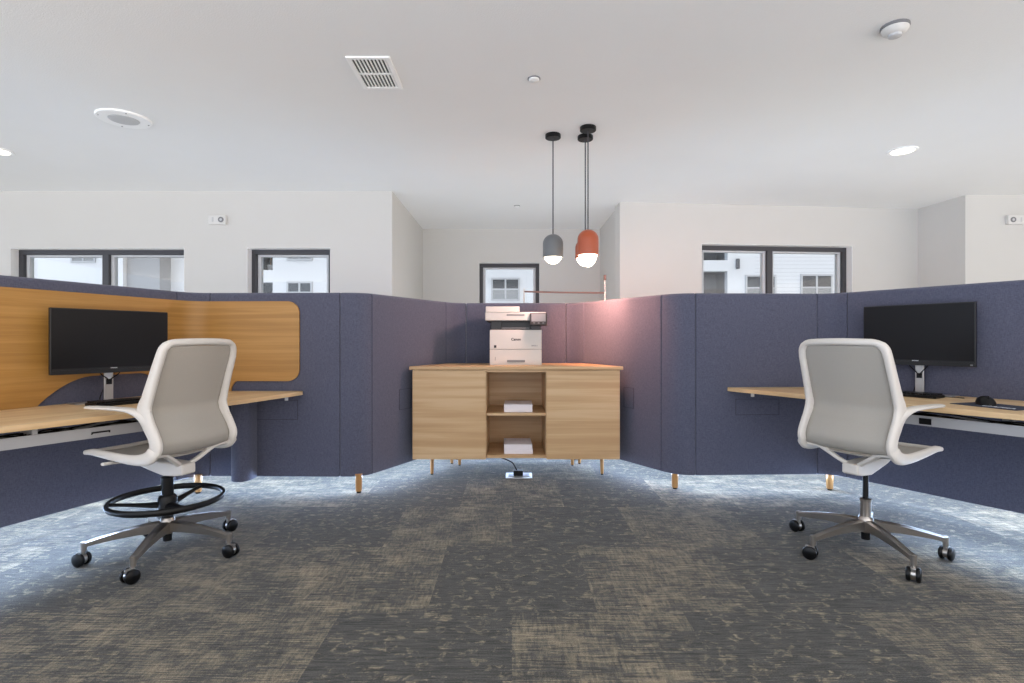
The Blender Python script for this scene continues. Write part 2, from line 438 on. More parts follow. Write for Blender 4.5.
for r in rs:
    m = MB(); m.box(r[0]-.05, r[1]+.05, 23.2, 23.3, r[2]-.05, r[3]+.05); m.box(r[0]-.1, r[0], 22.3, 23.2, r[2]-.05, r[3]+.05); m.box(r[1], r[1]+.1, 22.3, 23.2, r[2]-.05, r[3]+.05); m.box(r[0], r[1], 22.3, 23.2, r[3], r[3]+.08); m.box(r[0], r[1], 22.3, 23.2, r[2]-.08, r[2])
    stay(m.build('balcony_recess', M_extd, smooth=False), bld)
m = MB(); m.box(-15.55, -13.9, 21.3, 22.0, -3.5, 8.5); stay(m.build('grey_cladding_bay', M_extg, smooth=False), bld)
m = MB(); m.box(-15.6, -15.2, 21.1, 21.3, -3.5, 8.5); stay(m.build('downpipe_casing', M_side, smooth=False), bld)
def ext_window(x0, x1, z0, z1, y=22.0, blind=.5):
    m = MB(); t = .07
    m.box(x0, x1, y-.05, y, z1-t, z1); m.box(x0, x1, y-.05, y, z0, z0+t)
    for x in (x0, x1-t, (x0+x1)/2 - t/2): m.box(x, x+t, y-.05, y, z0+t, z1-t)
    zm = (z0+z1)/2
    m.box(x0+t, (x0+x1)/2-t/2, y-.04, y, zm-.03, zm+.03); m.box((x0+x1)/2+t/2, x1-t, y-.04, y, zm-.03, zm+.03)
    fo = m.build('outside_window', M_extf, smooth=False); stay(fo, bld)
    for a, b_ in ((x0+t, (x0+x1)/2-t/2), ((x0+x1)/2+t/2, x1-t)):
        g = MB(); g.box(a, b_, y-.02, y-.005, zm+.03, z1-t); go = g.build('outside_pane', M_extp, smooth=False); stay(go, bld)
        g = MB(); g.box(a, b_, y-.02, y-.005, z0+t, zm-.03); go = g.build('lower_pane', M_extb, smooth=False); stay(go, bld)
ext_window(-.85, .32, 2.15+.55, 3.63)
ext_window(-9.17, -8.13, 2.6, 3.48); ext_window(-9.17, -8.13, 4.33, 5.7)
ext_window(-17.95, -16.95, 4.25, 5.6)
ext_window(9.5-.0, 10.75, 2.7, 3.75); ext_window(11.75, 13.05, 2.7, 3.78)
ext_window(7.2, 8.1, 2.5, 3.45, y=23.2)
ext_window(7.1, 8.2, 4.2, 5.0, y=23.2)
ext_window(-10.3, -9.85, 2.0, 3.2, y=23.2)
m = MB(); m.box(9.12, 9.24, 21.9, 22.0, 4.0, 4.4); stay(m.build('wall_light', M_extd, smooth=False), bld)
pl = thing('balcony_plant', 'bright green plant on a balcony seen through the small left window', 'plant', (-10.1, 22.6, 3.95))
m = MB(); rnd = random.Random(3)
for k in range(60):
    c = Vector((rnd.uniform(-.28, .28), rnd.uniform(-.2, .2), rnd.uniform(.7, 1.2))); d = Vector((rnd.uniform(-1, 1), rnd.uniform(-1, 1), rnd.uniform(-.3, 1))).normalized() * .12
    s = d.cross(Vector((0, 0, 1))).normalized() * .05
    vs = [m.v(c), m.v(c + d*.5 + s), m.v(c + d), m.v(c + d*.5 - s)]; m.f(vs)
m.build('foliage', M_green, pl)
m = MB(); m.tube([(0, 0, .25), (.02, 0, .6), (-.03, 0, 1.0)], .02, 8); m.build('stem', M_leg, pl)
m = MB(); m.lathe([(0, 0), (.1, 0), (.14, .28), (.12, .28), (.11, .24), (0, .24)], seg=20); m.build('pot', M_ring, pl)
m = MB(); m.box(-60, 60, 9.2, 60, -3.7, -3.5); struct(m.build('ground_outside', mat('courtyard_paving', (168, 168, 166), .9)))

# ------------------------------------------------------------------ fabric screen
ZB, ZT, TH = .115, 1.442, .075
segs = [
    [(-3.005, 1.87), (-2.345, 3.78)],
    bez((-2.345, 3.78), (-2.305, 3.90), (-2.18, 3.90)),
    [(-2.18, 3.90), (-1.237, 3.88)],
    bez((-1.237, 3.88), (-1.085, 3.875), (-1.025, 3.955)),
    [(-1.025, 3.955), (-.59, 4.83)],
    bez((-.59, 4.83), (-.515, 4.98), (-.424, 4.98)),
    [(-.424, 4.98), (.498, 4.98)],
    bez((.498, 4.98), (.57, 4.98), (.645, 4.85)),
    [(.645, 4.85), (1.119, 4.05)],
    bez((1.119, 4.05), (1.195, 3.92), (1.334, 3.92)),
    [(1.334, 3.92), (2.237, 3.955)],
    bez((2.237, 3.955), (2.335, 3.955), (2.395, 3.86)),
    [(2.395, 3.86), (3.6, 1.89)]]
path = []; bounds = []
for s_ in segs:
    start = len(path) - 1 if path else 0
    path += s_ if not path else s_[1:]
    bounds.append((start, len(path) - 1))
def pnorm(i):
    """unit normal pointing outwards, away from the people, with a mitre factor"""
    a = Vector(path[max(i-1, 0)]); b_ = Vector(path[i]); c = Vector(path[min(i+1, len(path)-1)])
    d1 = (b_ - a) if i > 0 else (c - b_); d2 = (c - b_) if i < len(path)-1 else d1
    n1 = Vector((-d1.y, d1.x)).normalized(); n2 = Vector((-d2.y, d2.x)).normalized()
    n = (n1 + n2).normalized(); return n / max(.5, n.dot(n1))
NRM = [pnorm(i) for i in range(len(path))]
screen = thing('privacy_screen', 'long faceted blue grey fabric desk screen on wooden feet wrapping around cabinet and both desks', 'partition', (0, 4.9, 0))
prof = []
R_ = .022
def arc(cx, cz, a0, a1, n=5, R_=R_): return [(cx + R_*math.cos(a0+(a1-a0)*k/n), cz + R_*math.sin(a0+(a1-a0)*k/n)) for k in range(n+1)]
prof += arc(.01, ZB+.01, PI, 1.5*PI, 3, .01) + arc(TH-.01, ZB+.01, 1.5*PI, 2*PI, 3, .01) + arc(TH-R_, ZT-R_, 0, PI/2) + arc(R_, ZT-R_, PI/2, PI)
def along(a, b_, t): return (a[0]+(b_[0]-a[0])*t, a[1]+(b_[1]-a[1])*t)
for (i0, i1) in bounds:
    m = MB(); rows = []
    idx = list(range(i0, i1+1))
    L0 = (Vector(path[i0+1])-Vector(path[i0])).length; L1 = (Vector(path[i1])-Vector(path[i1-1])).length
    def section(p, n, dep=0.0):
        out = []
        for (d, z) in prof:
            if dep:
                d = TH/2 + (d-TH/2)*(1-dep*2/TH); zc = (ZB+ZT)/2; z = zc + (z-zc)*(1-dep*2/(ZT-ZB))
            out.append(m.v((p[0]+n.x*d, p[1]+n.y*d, z)))
        return out
    g = .0015
    stations = []
    stations.append((along(path[i0], path[i0+1], g/L0), NRM[i0], .005))
    stations.append((along(path[i0], path[i0+1], (g+.005)/L0), NRM[i0], 0))
    for i in idx[1:-1]: stations.append((path[i], NRM[i], 0))
    stations.append((along(path[i1], path[i1-1], (g+.005)/L1), NRM[i1], 0))
    stations.append((along(path[i1], path[i1-1], g/L1), NRM[i1], .005))
    rings = [section(*s_) for s_ in stations]
    for A, B in zip(rings, rings[1:]):
        for k in range(len(A)): m.f([A[k], A[(k+1) % len(A)], B[(k+1) % len(A)], B[k]])
    m.f(rings[0][::-1]); m.f(rings[-1])
    stay(m.build('screen_panel', M_fab), screen)
def face_pt(px, d=0.0):
    """point on the inner face of the screen on a given sight bearing, moved d inwards"""
    r = (px - 512) / F
    for i in range(len(path)-1):
        a = Vector(path[i]); e = Vector(path[i+1]) - a
        den = e.x - r*e.y
        if abs(den) < 1e-9: continue
        t = (r*a.y - a.x) / den
        if -1e-6 <= t <= 1+1e-6:
            p = a + e*t; n = Vector((-e.y, e.x)).normalized()
            if p.y > 0: return p - n*d, e.normalized(), -n
# wooden feet
for (lx, ly) in ((-1.105, 3.875), (1.205, 3.975), (2.33, 3.94), (-2.255, 3.86), (-.50, 4.96), (.57, 4.95), (-2.80, 2.60), (3.15, 2.72)):
    m = MB(); m.tube([(lx, ly+.02, ZB+.02), (lx, ly+.02, .012)], [(.025, .025), (.021, .021)], 16, sup=.75)
    leg = stay(m.build('leg', M_leg), screen)
    m = MB(); m.cyl((lx, ly+.02, .012), (lx, ly+.02, 0), .016, 16); stay(m.build('glide', M_rubber), leg)
# stitched cable access covers
def cover(px0, px1, py0, py1):
    a, e, n = face_pt(px0, .001); b_, _, _ = face_pt(px1, .001)
    z1 = H - (py0-Y0)*a.y/F; z0 = H - (py1-Y0)*a.y/F
    t = .0026; m = MB()
    d = (b_-a); L = d.length; d.normalize()
    def bar(s0, s1, za, zb_):
        p = a + d*s0; q = a + d*s1; nn = n*.0022
        m.prism([(p.x, p.y), (q.x, q.y), (q.x+nn.x, q.y+nn.y), (p.x+nn.x, p.y+nn.y)], za, zb_)
    bar(0, L, z1-t, z1); bar(0, L, z0, z0+t); bar(0, t, z0, z1); bar(L-t, L, z0, z1)
    o_ = m.build('access_cover_seam', M_seam, smooth=False); stay(o_, screen)
cover(399, 411, 389.5, 410); cover(253, 298, 400, 419.5); cover(735.5, 779, 399, 415); cover(624, 634, 387, 407)
# rounded fabric spine below left desk
m = MB()
cx_, cy_ = -1.90, 3.80
pts = [(cx_-.068, 3.893), (cx_-.068, cy_)] + [(cx_+.068*math.cos(a), cy_+.068*math.sin(a)) for a in [PI+PI*k/12 for k in range(1, 12)]] + [(cx_+.068, cy_), (cx_+.068, 3.888)]
m.prism(pts, .115, .70); stay(m.build('support_post', M_fab, bevel=.008), screen)

# ------------------------------------------------------------------ amber board on left screen
def arclen_path():
    out = [0]
    for a, b_ in zip(path, path[1:]): out.append(out[-1] + (Vector(b_)-Vector(a)).length)
    return out
AL = arclen_path()
def at_len(s):
    for i in range(len(path)-1):
        if s <= AL[i+1] + 1e-9:
            t = (s-AL[i])/(AL[i+1]-AL[i]); p = Vector(path[i]).lerp(Vector(path[i+1]), t); n = NRM[i].lerp(NRM[i+1], t); return p, n
def len_of(px):
    r = (px-512)/F
    for i in range(len(path)-1):
        a = Vector(path[i]); e = Vector(path[i+1])-a; den = e.x-r*e.y
        if abs(den) < 1e-9: continue
        t = (r*a.y-a.x)/den
        if -1e-6 <= t <= 1+1e-6 and (a+e*t).y > 0: return AL[i]+t*(AL[i+1]-AL[i])
ZDL = .735; ZDR = .757
sa, sb_, sc0, sc1, sEnd = len_of(34), len_of(160), len_of(232), len_of(245), len_of(300)
zTop = 1.378; zArch = .885; zCut = .805
def zlow(s):
    base = ZDL - .01
    if sa < s < sb_:
        w = .30; u = min(1, (s-sa)/w); v = min(1, (sb_-s)/.16)
        k = min(math.sin(u*PI/2)**.85, math.sqrt(max(0, 1-(1-v)**2)))
        return base + (zArch-base)*k
    if s >= sc0:
        v = min(1, (s-sc0)/.05); z = base + (zCut-base)*math.sqrt(1-(1-v)**2)
        r = .085; q = sEnd - s
        if q < r: z += r - math.sqrt(max(0, r*r-(r-q)**2))
        return z
    return base
def zhigh(s):
    r = .085; q = sEnd - s
    return zTop - (r - math.sqrt(max(0, r*r-(r-q)**2)) if q < r else 0)
st = sorted(set([AL[0]+.02] + [AL[0]+.02+(sEnd-AL[0]-.02)*k/220 for k in range(1, 221)] + [sEnd-.085*(1-math.cos(a*PI/24)) for a in range(0, 13)] + [sc0+.05*(1-math.cos(a*PI/16)) for a in range(9)] + [sb_-.16*(1-math.cos(a*PI/24)) for a in range(13)]+[sa, sa+.01]))
m = MB(); cols = []
for s_ in st:
    p, n = at_len(s_)
    zl, zh = zlow(s_), zhigh(s_)
    if zh-zl < .002: zl = zh = (zl+zh)/2; zh += .001
    a = p - n*.002; c = p - n*.016
    cols.append([m.v((a.x, a.y, zl)), m.v((a.x, a.y, zh)), m.v((c.x, c.y, zh)), m.v((c.x, c.y, zl))])
for A, B in zip(cols, cols[1:]):
    for k in range(4): m.f([A[k], A[(k+1) % 4], B[(k+1) % 4], B[k]])
m.f(cols[0][::-1]); m.f(cols[-1])
tag(m.build('back_board', M_board, origin=(-2.345, 3.78, .73)), 'amber wood board with rounded cutouts lining the fabric screen behind left desk', 'wall board')

# ------------------------------------------------------------------ desks
def smooth_front(a, b_, c, d, n=10):
    return [a] + bez(b_, c, d, n)
def inner(pxs, d):
    out = []
    for px in pxs:
        p, e, n = face_pt(px, d); out.append((p.x, p.y))
    return out
def desk(side):
    if side == 'R':
        z = ZDR; d = .006
        s0, s1 = len_of(727), AL[-1]-.06
        front = [(2.86, 1.60), (2.345, 2.474), (2.15, 2.79)] + bez((2.15, 2.79), (1.96, 3.12), (1.72, 3.62), 8)[1:] + [(1.60, 3.84), (1.572, 3.90)]
        mt = M_deskR
        lab = 'pale wood desk top against the right screen holding monitor, keyboard and mouse'
    else:
        z = ZDL; d = .02
        s0, s1 = AL[0]+.06, len_of(304)
        front = [(-2.50, 1.60), (-2.147, 2.264), (-1.914, 2.70)] + bez((-1.914, 2.70), (-1.72, 3.05), (-1.56, 3.62), 8)[1:] + [(-1.50, 3.84)]
        mt = M_deskL
        lab = 'pale wood desk top against the left screen under the amber board'
    back = []
    n = 60
    for k in range(n+1):
        s_ = s0+(s1-s0)*k/n; p, nn = at_len(s_); q = p - nn*d; back.append((q.x, q.y))
    e = thing('workstation_desk', lab, 'desk', (back[n//2][0], back[n//2][1], 0))
    if side == 'R': poly = front[::-1] + []; poly = back + front
    else: poly = back[::-1] + front
    m = MB(); m.prism(poly, z-.028, z)
    stay(m.build('desk_top', mt, bevel=.003), e)
    # steel cable rail below the front edge, cables tucked above it
    if side == 'R': a = Vector((2.80, 1.76)); b_ = Vector((2.155, 2.86)); 
    else: a = Vector((-2.42, 1.84)); b_ = Vector((-1.96, 2.70))
    dr = (b_-a).normalized(); n_ = Vector((dr.y, -dr.x)) if side == 'R' else Vector((-dr.y, dr.x))
    n_ = n_ if (n_.x > 0) == (side == 'R') else -n_
    a += n_*.03; b_ += n_*.03; Lo = (b_-a).length; b_ += dr*.30
    def bx(m, s0, s1, w0, w1, z0, z1):
        p = a+dr*s0+n_*w0; q = a+dr*s1+n_*w0; r = a+dr*s1+n_*w1; t = a+dr*s0+n_*w1
        m.prism([(p.x, p.y), (q.x, q.y), (r.x, r.y), (t.x, t.y)], z0, z1)
    L = (b_-a).length
    zt = z-.060; zb = z-.112
    m = MB(); bx(m, 0, L, 0, .004, zb, zt); bx(m, 0, L, .004, .12, zb, zb+.004); bx(m, 0, L, .116, .12, zb+.004, zt)
    bx(m, 0, L, -.006, 0, zt-.006, zt)
    for q in (0, L/2, L-.02): bx(m, q, q+.02, .004, .12, zb, z-.028)
    rl = stay(m.build('cable_rail', M_rail, smooth=False), e)
    m = MB()
    if side == 'R': bx(m, Lo-.045, Lo+.01, -.006, -.001, zb+.008, zt-.012)
    else: bx(m, Lo-.11, Lo-.03, -.003, -.0005, zb+.022, zb+.030); bx(m, Lo-.112, Lo-.106, -.003, -.0005, zb+.018, zb+.024); bx(m, Lo-.036, Lo-.03, -.003, -.0005, zb+.018, zb+.024)
    stay(m.build('slot', M_rubber, smooth=False), rl)
    rr = random.Random(4)
    for k in range(3):
        pts = []
        for q in range(14):
            s_ = .08+(L-.16)*q/13; w = .03+.03*k+rr.uniform(-.01, .01); p = a+dr*s_+n_*w
            pts.append((p.x, p.y, zt-.004+rr.uniform(-.012, .016)))
        m = MB(); m.tube(crom(pts, 4), .004, 6); stay(m.build('cable', M_rubber), e)
    # brackets to the screen
    for px in ((752, 800) if side == 'R' else (236, 287)):
        p, ed, nn = face_pt(px, .006)
        m = MB(); q = p + nn*(.05 if side == 'R' else .045); w = ed*.012
        m.prism([(p.x-w.x, p.y-w.y), (p.x+w.x, p.y+w.y), (q.x+w.x, q.y+w.y), (q.x-w.x, q.y-w.y)], z-.034, z-.028)
        m.prism([(p.x-w.x, p.y-w.y), (p.x+w.x, p.y+w.y), (p.x+w.x+nn.x*.005, p.y+w.y+nn.y*.005), (p.x-w.x+nn.x*.005, p.y-w.y+nn.y*.005)], z-.07, z-.034)
        stay(m.build('bracket', M_silver, smooth=False), e)
    for (s_) in ((.35, 1.2) ):
        p = a + dr*s_*.8
        m = MB(); q0 = p+n_*.12; q1 = p+n_*(.50); w = dr*.02
        m.prism([(q0.x-w.x, q0.y-w.y), (q0.x+w.x, q0.y+w.y), (q1.x+w.x, q1.y+w.y), (q1.x-w.x, q1.y-w.y)], z-.058, z-.028)
        stay(m.build('cantilever_arm', M_rail, smooth=False), e)
desk('L'); desk('R')

# ------------------------------------------------------------------ monitors and desk items
def monitor(loc, rz, z, zc, w, h, label, group=None, badge_right=False):
    """local +y points to the screen wall, the display faces local -y"""
    e = thing('computer_monitor', label, 'monitor', (loc[0], loc[1], z), rz)
    zc -= z
    m = MB(); m.box(-w/2, w/2, 0, .022, zc-h/2, zc+h/2); body = m.build('housing', M_bezel, e, bevel=.004)
    m = MB(); m.box(-w/2+.006, w/2-.006, -.0015, .001, zc-h/2+.034, zc+h/2-.006); m.build('display', M_screen, e, smooth=False)
    m = MB(); m.box(-w/2+.002, w/2-.002, -.004, .0, zc-h/2, zc-h/2+.024); m.build('chin', M_bezel, e, bevel=.001)
    m = MB()
    for k in range(5): m.box(-.017+k*.0072, -.017+k*.0072+.0052, -.0028, -.0015, zc-h/2+.0265, zc-h/2+.0315)
    m.build('badge', M_mark, e, smooth=False)
    m = MB(); m.box(w/2-.024, w/2-.012, -.005, -.004, zc-h/2+.006, zc-h/2+.015); m.build('sticker', M_ring, e, smooth=False)
    m = MB(); m.box(-.11, .11, .022, .05, zc-.10, zc+.08); m.build('rear_cover', M_bezel, e, bevel=.01)
    m = MB()   # column with cable slot
    m.prism([(-.024, .058), (.024, .058), (.024, .075), (-.024, .075)], .008, zc+.02); m.box(-.02, .02, .045, .06, zc-.03, zc+.03)
    m.build('stand_column', M_silver, e, bevel=.003)
    m = MB(); m.prism([(-.015, .0545), (.015, .0545), (.015, .058), (-.015, .058)], .100, .132); m.build('cable_slot', M_rubber, e, bevel=.001)
    m = MB(); m.prism([(-.20, -.03), (.20, -.03), (.20, .085), (-.20, .085)], 0, .006); m.build('stand_base', M_silver, e, bevel=.003)
    for s in (-1, 1):
        m = MB(); m.tube(crom([(s*.06, .04, zc-h/2+.02), (s*.045, .045, zc-h/2-.01), (s*.012, .050, .135), (s*.004, .053, .115)], 5), .0032, 8); m.build('cable', M_rubber, e)
    m = MB(); m.tube(crom([(0, .076, .11), (-.02, .080, .07), (-.035, .080, .03), (-.04, .078, .010)], 5), .003, 8); m.build('cable', M_rubber, e)
    return e
# left
phiL = math.atan2(.866, .5)
kL = 1.05
nearL = Vector((-2.396, 2.8))*kL; farL = Vector((-2.396+.5*.582, 2.8+.866*.582))*kL
cL = (nearL+farL)/2
monitor((cL.x, cL.y), phiL, ZDL, H+(-1.4)*2.8*kL/F + .0, .582*kL, .353*kL, 'black widescreen monitor on silver stand on left desk before amber board')
kR = 1.09
nearR = Vector((2.49, 2.90))*kR; farR = Vector((2.49-.535*.556, 2.90+.845*.556))*kR
cR = (nearR+farR)/2
monitor((cR.x, cR.y), math.atan2(-.845, .535), ZDR, H+(340-334.3)*2.9*kR/F, .556*kR, .353*kR, 'black widescreen monitor on silver stand on right desk before blue screen')

def keyboard(loc, rz, z, label):
    e = thing('computer_keyboard', label, 'keyboard', (loc[0], loc[1], z), rz)
    m = MB(); m.prism([(-.22, -.065), (.22, -.065), (.22, .065), (-.22, .065)], 0, .017); m.build('keyboard_case', M_black, e, bevel=.004)
    m = MB()
    for r in range(6):
        for c in range(21):
            x = -.212+c*.0203; y = -.058+r*.0195
            if r == 0 and 4 < c < 10: continue
            m.box(x, x+.0172, y, y+.0165, .0175, .0265)
    m.box(-.212+5*.0203, -.212+10*.0203-.003, -.058, -.0415, .0175, .0265)
    kk = m.build('keys', M_rubber, e, bevel=.0012)
    kk['kind'] = 'stuff'
    m = MB(); m.tube(crom([(.10, .064, .008), (.13, .085, .004), (.20, .095, .004), (.30, .10, .004)], 4), .0025, 6); m.build('cable', M_rubber, e)
def off(c, rz, x, y): return (c[0]+x*math.cos(rz)-y*math.sin(rz), c[1]+x*math.sin(rz)+y*math.cos(rz))
rzR = math.atan2(-.845, .535); rzL = phiL
q = off((cR.x, cR.y), rzR, -.03, -.165)
keyboard(q, rzR, ZDR, 'black keyboard on right desk in front of monitor, left of the mouse pad')
q = off((cL.x, cL.y), rzL, .03, -.175)
keyboard(q, rzL, ZDL, 'black keyboard on left desk in front of monitor, partly behind chair armrest')
# mouse pad and mouse (right desk)
def onR(px, py, z=ZDR):
    D = (H-z)*F/(py-Y0); return Vector(((px-512)*D/F, D))
A_, B_, C_, D_ = onR(949.6, 403.7), onR(1015.7, 410.8), onR(1026, 406.6), onR(966.5, 400.4)
ex = (B_-A_).normalized(); ey = Vector((-ex.y, ex.x)); W_ = (B_-A_).length; Hh = .22
e = thing('mouse_pad', 'dark slate mouse pad with pale lettering on right desk under mouse', 'mouse pad', (A_.x, A_.y, ZDR), math.atan2(ex.y, ex.x))
m = MB(); m.prism([(0, 0), (W_, 0), (W_, Hh), (0, Hh)], 0, .003); m.build('pad', M_pad, e, bevel=.001)
text_mesh('pad_lettering', 'CAPSA', .05, M_mark, (W_*.66, .052, .0035), (0, 0, 0), e, .0003)
mc = off((A_.x, A_.y), math.atan2(ex.y, ex.x), W_*.33, .115)
e = thing('computer_mouse', 'black computer mouse resting on the slate mouse pad', 'mouse', (mc[0], mc[1], ZDR+.003), math.atan2(ex.y, ex.x)+math.radians(50))
m = MB(); rows = []
for i in range(13):
    u = -1 + 2*i/12; hw = .040*math.sqrt(max(0, 1-abs(u)**2.6))*(1-.12*math.cos(u*2)); hh = .046*math.sqrt(max(0, 1-abs(u*.98-.12)**2.2)) if abs(u*.98-.12) < 1 else .004
    hw = max(hw, .002); hh = max(hh, .004)
    rows.append([(hw*math.cos(PI*k/12), u*.066, hh*math.sin(PI*k/12)**.7 if 0 < k < 12 else 0) for k in range(13)])
m.grid(rows); 
m.build('mouse_shell', M_black, e)
m = MB(); m.lathe([(.0, -.003), (.009, -.003), (.009, .003), (0, .003)], (0, -.03, .040), 16, Matrix.Rotation(PI/2, 3, 'Y')); m.build('scroll_wheel', M_rubber, e)

# ------------------------------------------------------------------ chairs
def chair(kind, loc, heading, phase, label):
    """local +y is where the sitter faces"""
    rz = heading
    e = thing('office_chair' if kind == 'task' else 'drafting_chair', label, 'chair', (loc[0], loc[1], 0), rz)
    prof = [(-.238, 1.088), (-.205, 1.0), (-.172, .91), (-.140, .82), (-.122, .762), (-.150, .70), (-.184, .645), (-.198, .595), (-.165, .548), (-.07, .530), (.08, .538), (.20, .550), (.262, .546)]
    wid = [.020, .024, .027, .032, .044, .035, .032, .036, .033, .024, .020, .017, .012]
    pf = crom([(0, a, b) for a, b in prof], 6); n = len(pf)
    def wat(i):
        t = i/6; k = int(t); k = min(k, len(wid)-2); return wid[k]+(wid[k+1]-wid[k])*(t-k)
    HW = .215
    half = lambda i: HW + (.008 if i > 44 else 0) - .012*(1-min(1, i/20))
    # frame: two side members, top bar with round corners, seat front edge: one moulding
    pts = []; rad = []
    R = .055
    for i in range(n-1, -1, -1):
        p = pf[i]
        if i < 5: continue
        pts.append((-half(i), p.y, p.z)); w = wat(i); rad.append((.015 if i > 50 else .0175, w))
    top = pf[0]
    for k in range(1, 8):
        a = PI/2*k/8; pts.append((-HW+.012+R*(1-math.sin(PI/2-a)) - .0, top.y+(pf[4].y-top.y)*(1-k/8), top.z-R+R*math.sin(a)))
        rad.append((.019, .021))
    for k in range(0, 9):
        u = -1+2*k/8; pts.append((u*(HW-.012-R), top.y-.022*(1-u*u), top.z+.004*(1-u*u))); rad.append((.020, .021))
    for k in range(7, 0, -1):
        a = PI/2*k/8; pts.append((HW-.012-R*(1-math.sin(PI/2-a)), top.y+(pf[4].y-top.y)*(1-k/8), top.z-R+R*math.sin(a)))
        rad.append((.019, .021))
    for i in range(5, n):
        p = pf[i]; pts.append((half(i), p.y, p.z)); w = wat(i); rad.append((.015 if i > 50 else .0175, w))
    # orient cross-sections with the lateral axis
    m = MB()
    P = [Vector(p) for p in pts]; rings = []
    for i in range(len(P)):
        t = (P[min(i+1, len(P)-1)]-P[max(i-1, 0)]).normalized()
        # thin axis stays in the face of the back: lateral for the sides, vertical for the top bar
        nrm = Vector((0, 1, .3)) if abs(t.x) > .3 else None
        if abs(t.x) < .999:
            lat = Vector((1, 0, 0)) - t*t.x
        lat.normalize(); dep = t.cross(lat).normalized()
        if abs(t.x) >= .70:
            dep = Vector((0, 1, 0)); dep = (dep - t*dep.dot(t)).normalized(); lat = dep.cross(t).normalized()
            r1, r2 = rad[i][0]*.85, rad[i][1]
        else: r1, r2 = rad[i]
        blend = min(1, abs(t.x))
        ring = []
        dirx = (Vector((0, 1, 0)) - t*t.y)
        # general frame: d = depth axis (perp. to tangent, nearest to the forward/back direction in the side plane)
        d1 = Vector((1, 0, 0)).cross(t); d1 = d1.normalized() if d1.length > .05 else Vector((0, 1, 0))
        if rings and d1.dot(prev_d) < 0: d1 = -d1
        d2 = Vector((0, 1, 0)) - t*t.y; d2 = d2.normalized() if d2.length > .05 else d1
        if d2.dot(d1) < 0: d2 = -d2
        q_ = max(0, min(1, (abs(t.x)-.3)/.6)); q_ = q_*q_*(3-2*q_)
        d = d1*(1-q_)+d2*q_; d = d - t*d.dot(t)
        d.normalize(); l = t.cross(d).normalized()
        if rings and d.dot(prev_d) < 0: d = -d; l = -l
        prev_d = d.copy()
        seg = 14
        for k in range(seg):
            a = 2*PI*k/seg; ca, sa_ = math.cos(a), math.sin(a)
            ca = math.copysign(abs(ca)**.8, ca); sa_ = math.copysign(abs(sa_)**.8, sa_)
            ring.append(m.v(P[i]+l*(r1*ca)+d*(r2*sa_)))
        rings.append(ring)
    for A, B in zip(rings, rings[1:]):
        # align start index to avoid twist
        best = min(range(len(B)), key=lambda s: sum((A[k].co-B[(k+s) % len(B)].co).length for k in range(0, len(B), 3)))
        B[:] = B[best:]+B[:best]
        for k in range(len(A)): m.f([A[k], A[(k+1) % len(A)], B[(k+1) % len(A)], B[k]])
    m.f(rings[0][::-1]); m.f(rings[-1])
    m.build('chair_frame', M_white, e)
    # armrests: flat blades growing out of the side members
    for s in (-1, 1):
        m = MB(); a = crom([(s*.214, -.150, .695), (s*.216, -.112, .737), (s*.225, -.045, .765), (s*.236, .06, .772), (s*.240, .15, .772), (s*.240, .222, .771)], 5)
        rr = []
        for i in range(len(a)):
            t = i/(len(a)-1); rr.append((.018+.012*min(1, t*2.2) - (.008 if t > .93 else 0), max(.0055, min(.027, .036*(1-t*2.2)**1.2)+.010*min(1, t*2.2)) if t < .45 else .010-.003*(t-.45)))
        m.tube(a, rr, 14, up=(0, 0, 1), sup=.85); m.build('armrest', M_white, e)
    # white front edge of the seat
    m = MB(); yy = pf[-1].y-.006; zz = pf[-1].z-.002
    m.tube([(-.215, yy-.01, zz), (-.15, yy+.012, zz-.004), (0, yy+.02, zz-.008), (.15, yy+.012, zz-.004), (.215, yy-.01, zz)], [(.012, .012)]*5, 10); m.build('seat_front_edge', M_white, e)
    # woven back and seat: one sling each
    def sling(i0, i1, sag, dy):
        rows = []
        for i in range(i0, i1):
            p = pf[i]; tt = (pf[min(i+1, n-1)]-pf[max(i-1, 0)]).normalized(); nr = Vector((0, -tt.z, tt.y))
            if nr.y < 0 and i < 40: nr = -nr
            row = []
            for k in range(13):
                u = -1+2*k/12; h_ = half(i)-.008
                v = Vector((u*h_, p.y, p.z)); v += Vector((0, -sag[0]*(1-u*u), -sag[1]*(1-u*u))); row.append(v)
            rows.append(row)
        return rows
    rb = sling(1, 50, (.022, 0), 0)
    m = MB(); m.grid(rb); m.build('mesh_back', M_net, e, solid=.003)
    rs_ = sling(49, n, (0, .018), 0)
    m = MB(); m.grid(rs_); m.build('mesh_seat', M_net, e, solid=.006)
    # tilt housing and yoke
    m = MB()
    secs = [(-.150, .040, .420, .472), (-.10, .044, .412, .478), (-.02, .044, .408, .480), (.06, .036, .420, .480), (.16, .030, .440, .488), (.24, .026, .468, .502), (.26, .022, .474, .500)]
    rg = [[m.v((sx_*w, y, z)) for sx_, z in ((-1, z0), (1, z0), (1, z1), (-1, z1))] for (y, w, z0, z1) in secs]
    for A, B in zip(rg, rg[1:]):
        for k in range(4): m.f([A[k], A[(k+1) % 4], B[(k+1) % 4], B[k]])
    m.f(rg[0][::-1]); m.f(rg[-1])
    m.build('tilt_housing', M_white, e, bevel=.010)
    for s in (-1, 1):
        m = MB(); m.tube(crom([(s*.02, -.11, .460), (s*.06, -.135, .488), (s*.11, -.150, .522), (s*.150, -.162, .545), (s*.205, -.165, .548)], 5), [(.016, .011)]*21, 12, sup=.8); m.build('yoke_arm', M_white, e)
    for s in (-1, 1):
        m = MB(); m.tube([(s*.02, .17, .470), (s*.10, .165, .495), (s*.19, .16, .524)], [(.018, .008)]*3, 10); m.build('seat_strut', M_white, e)
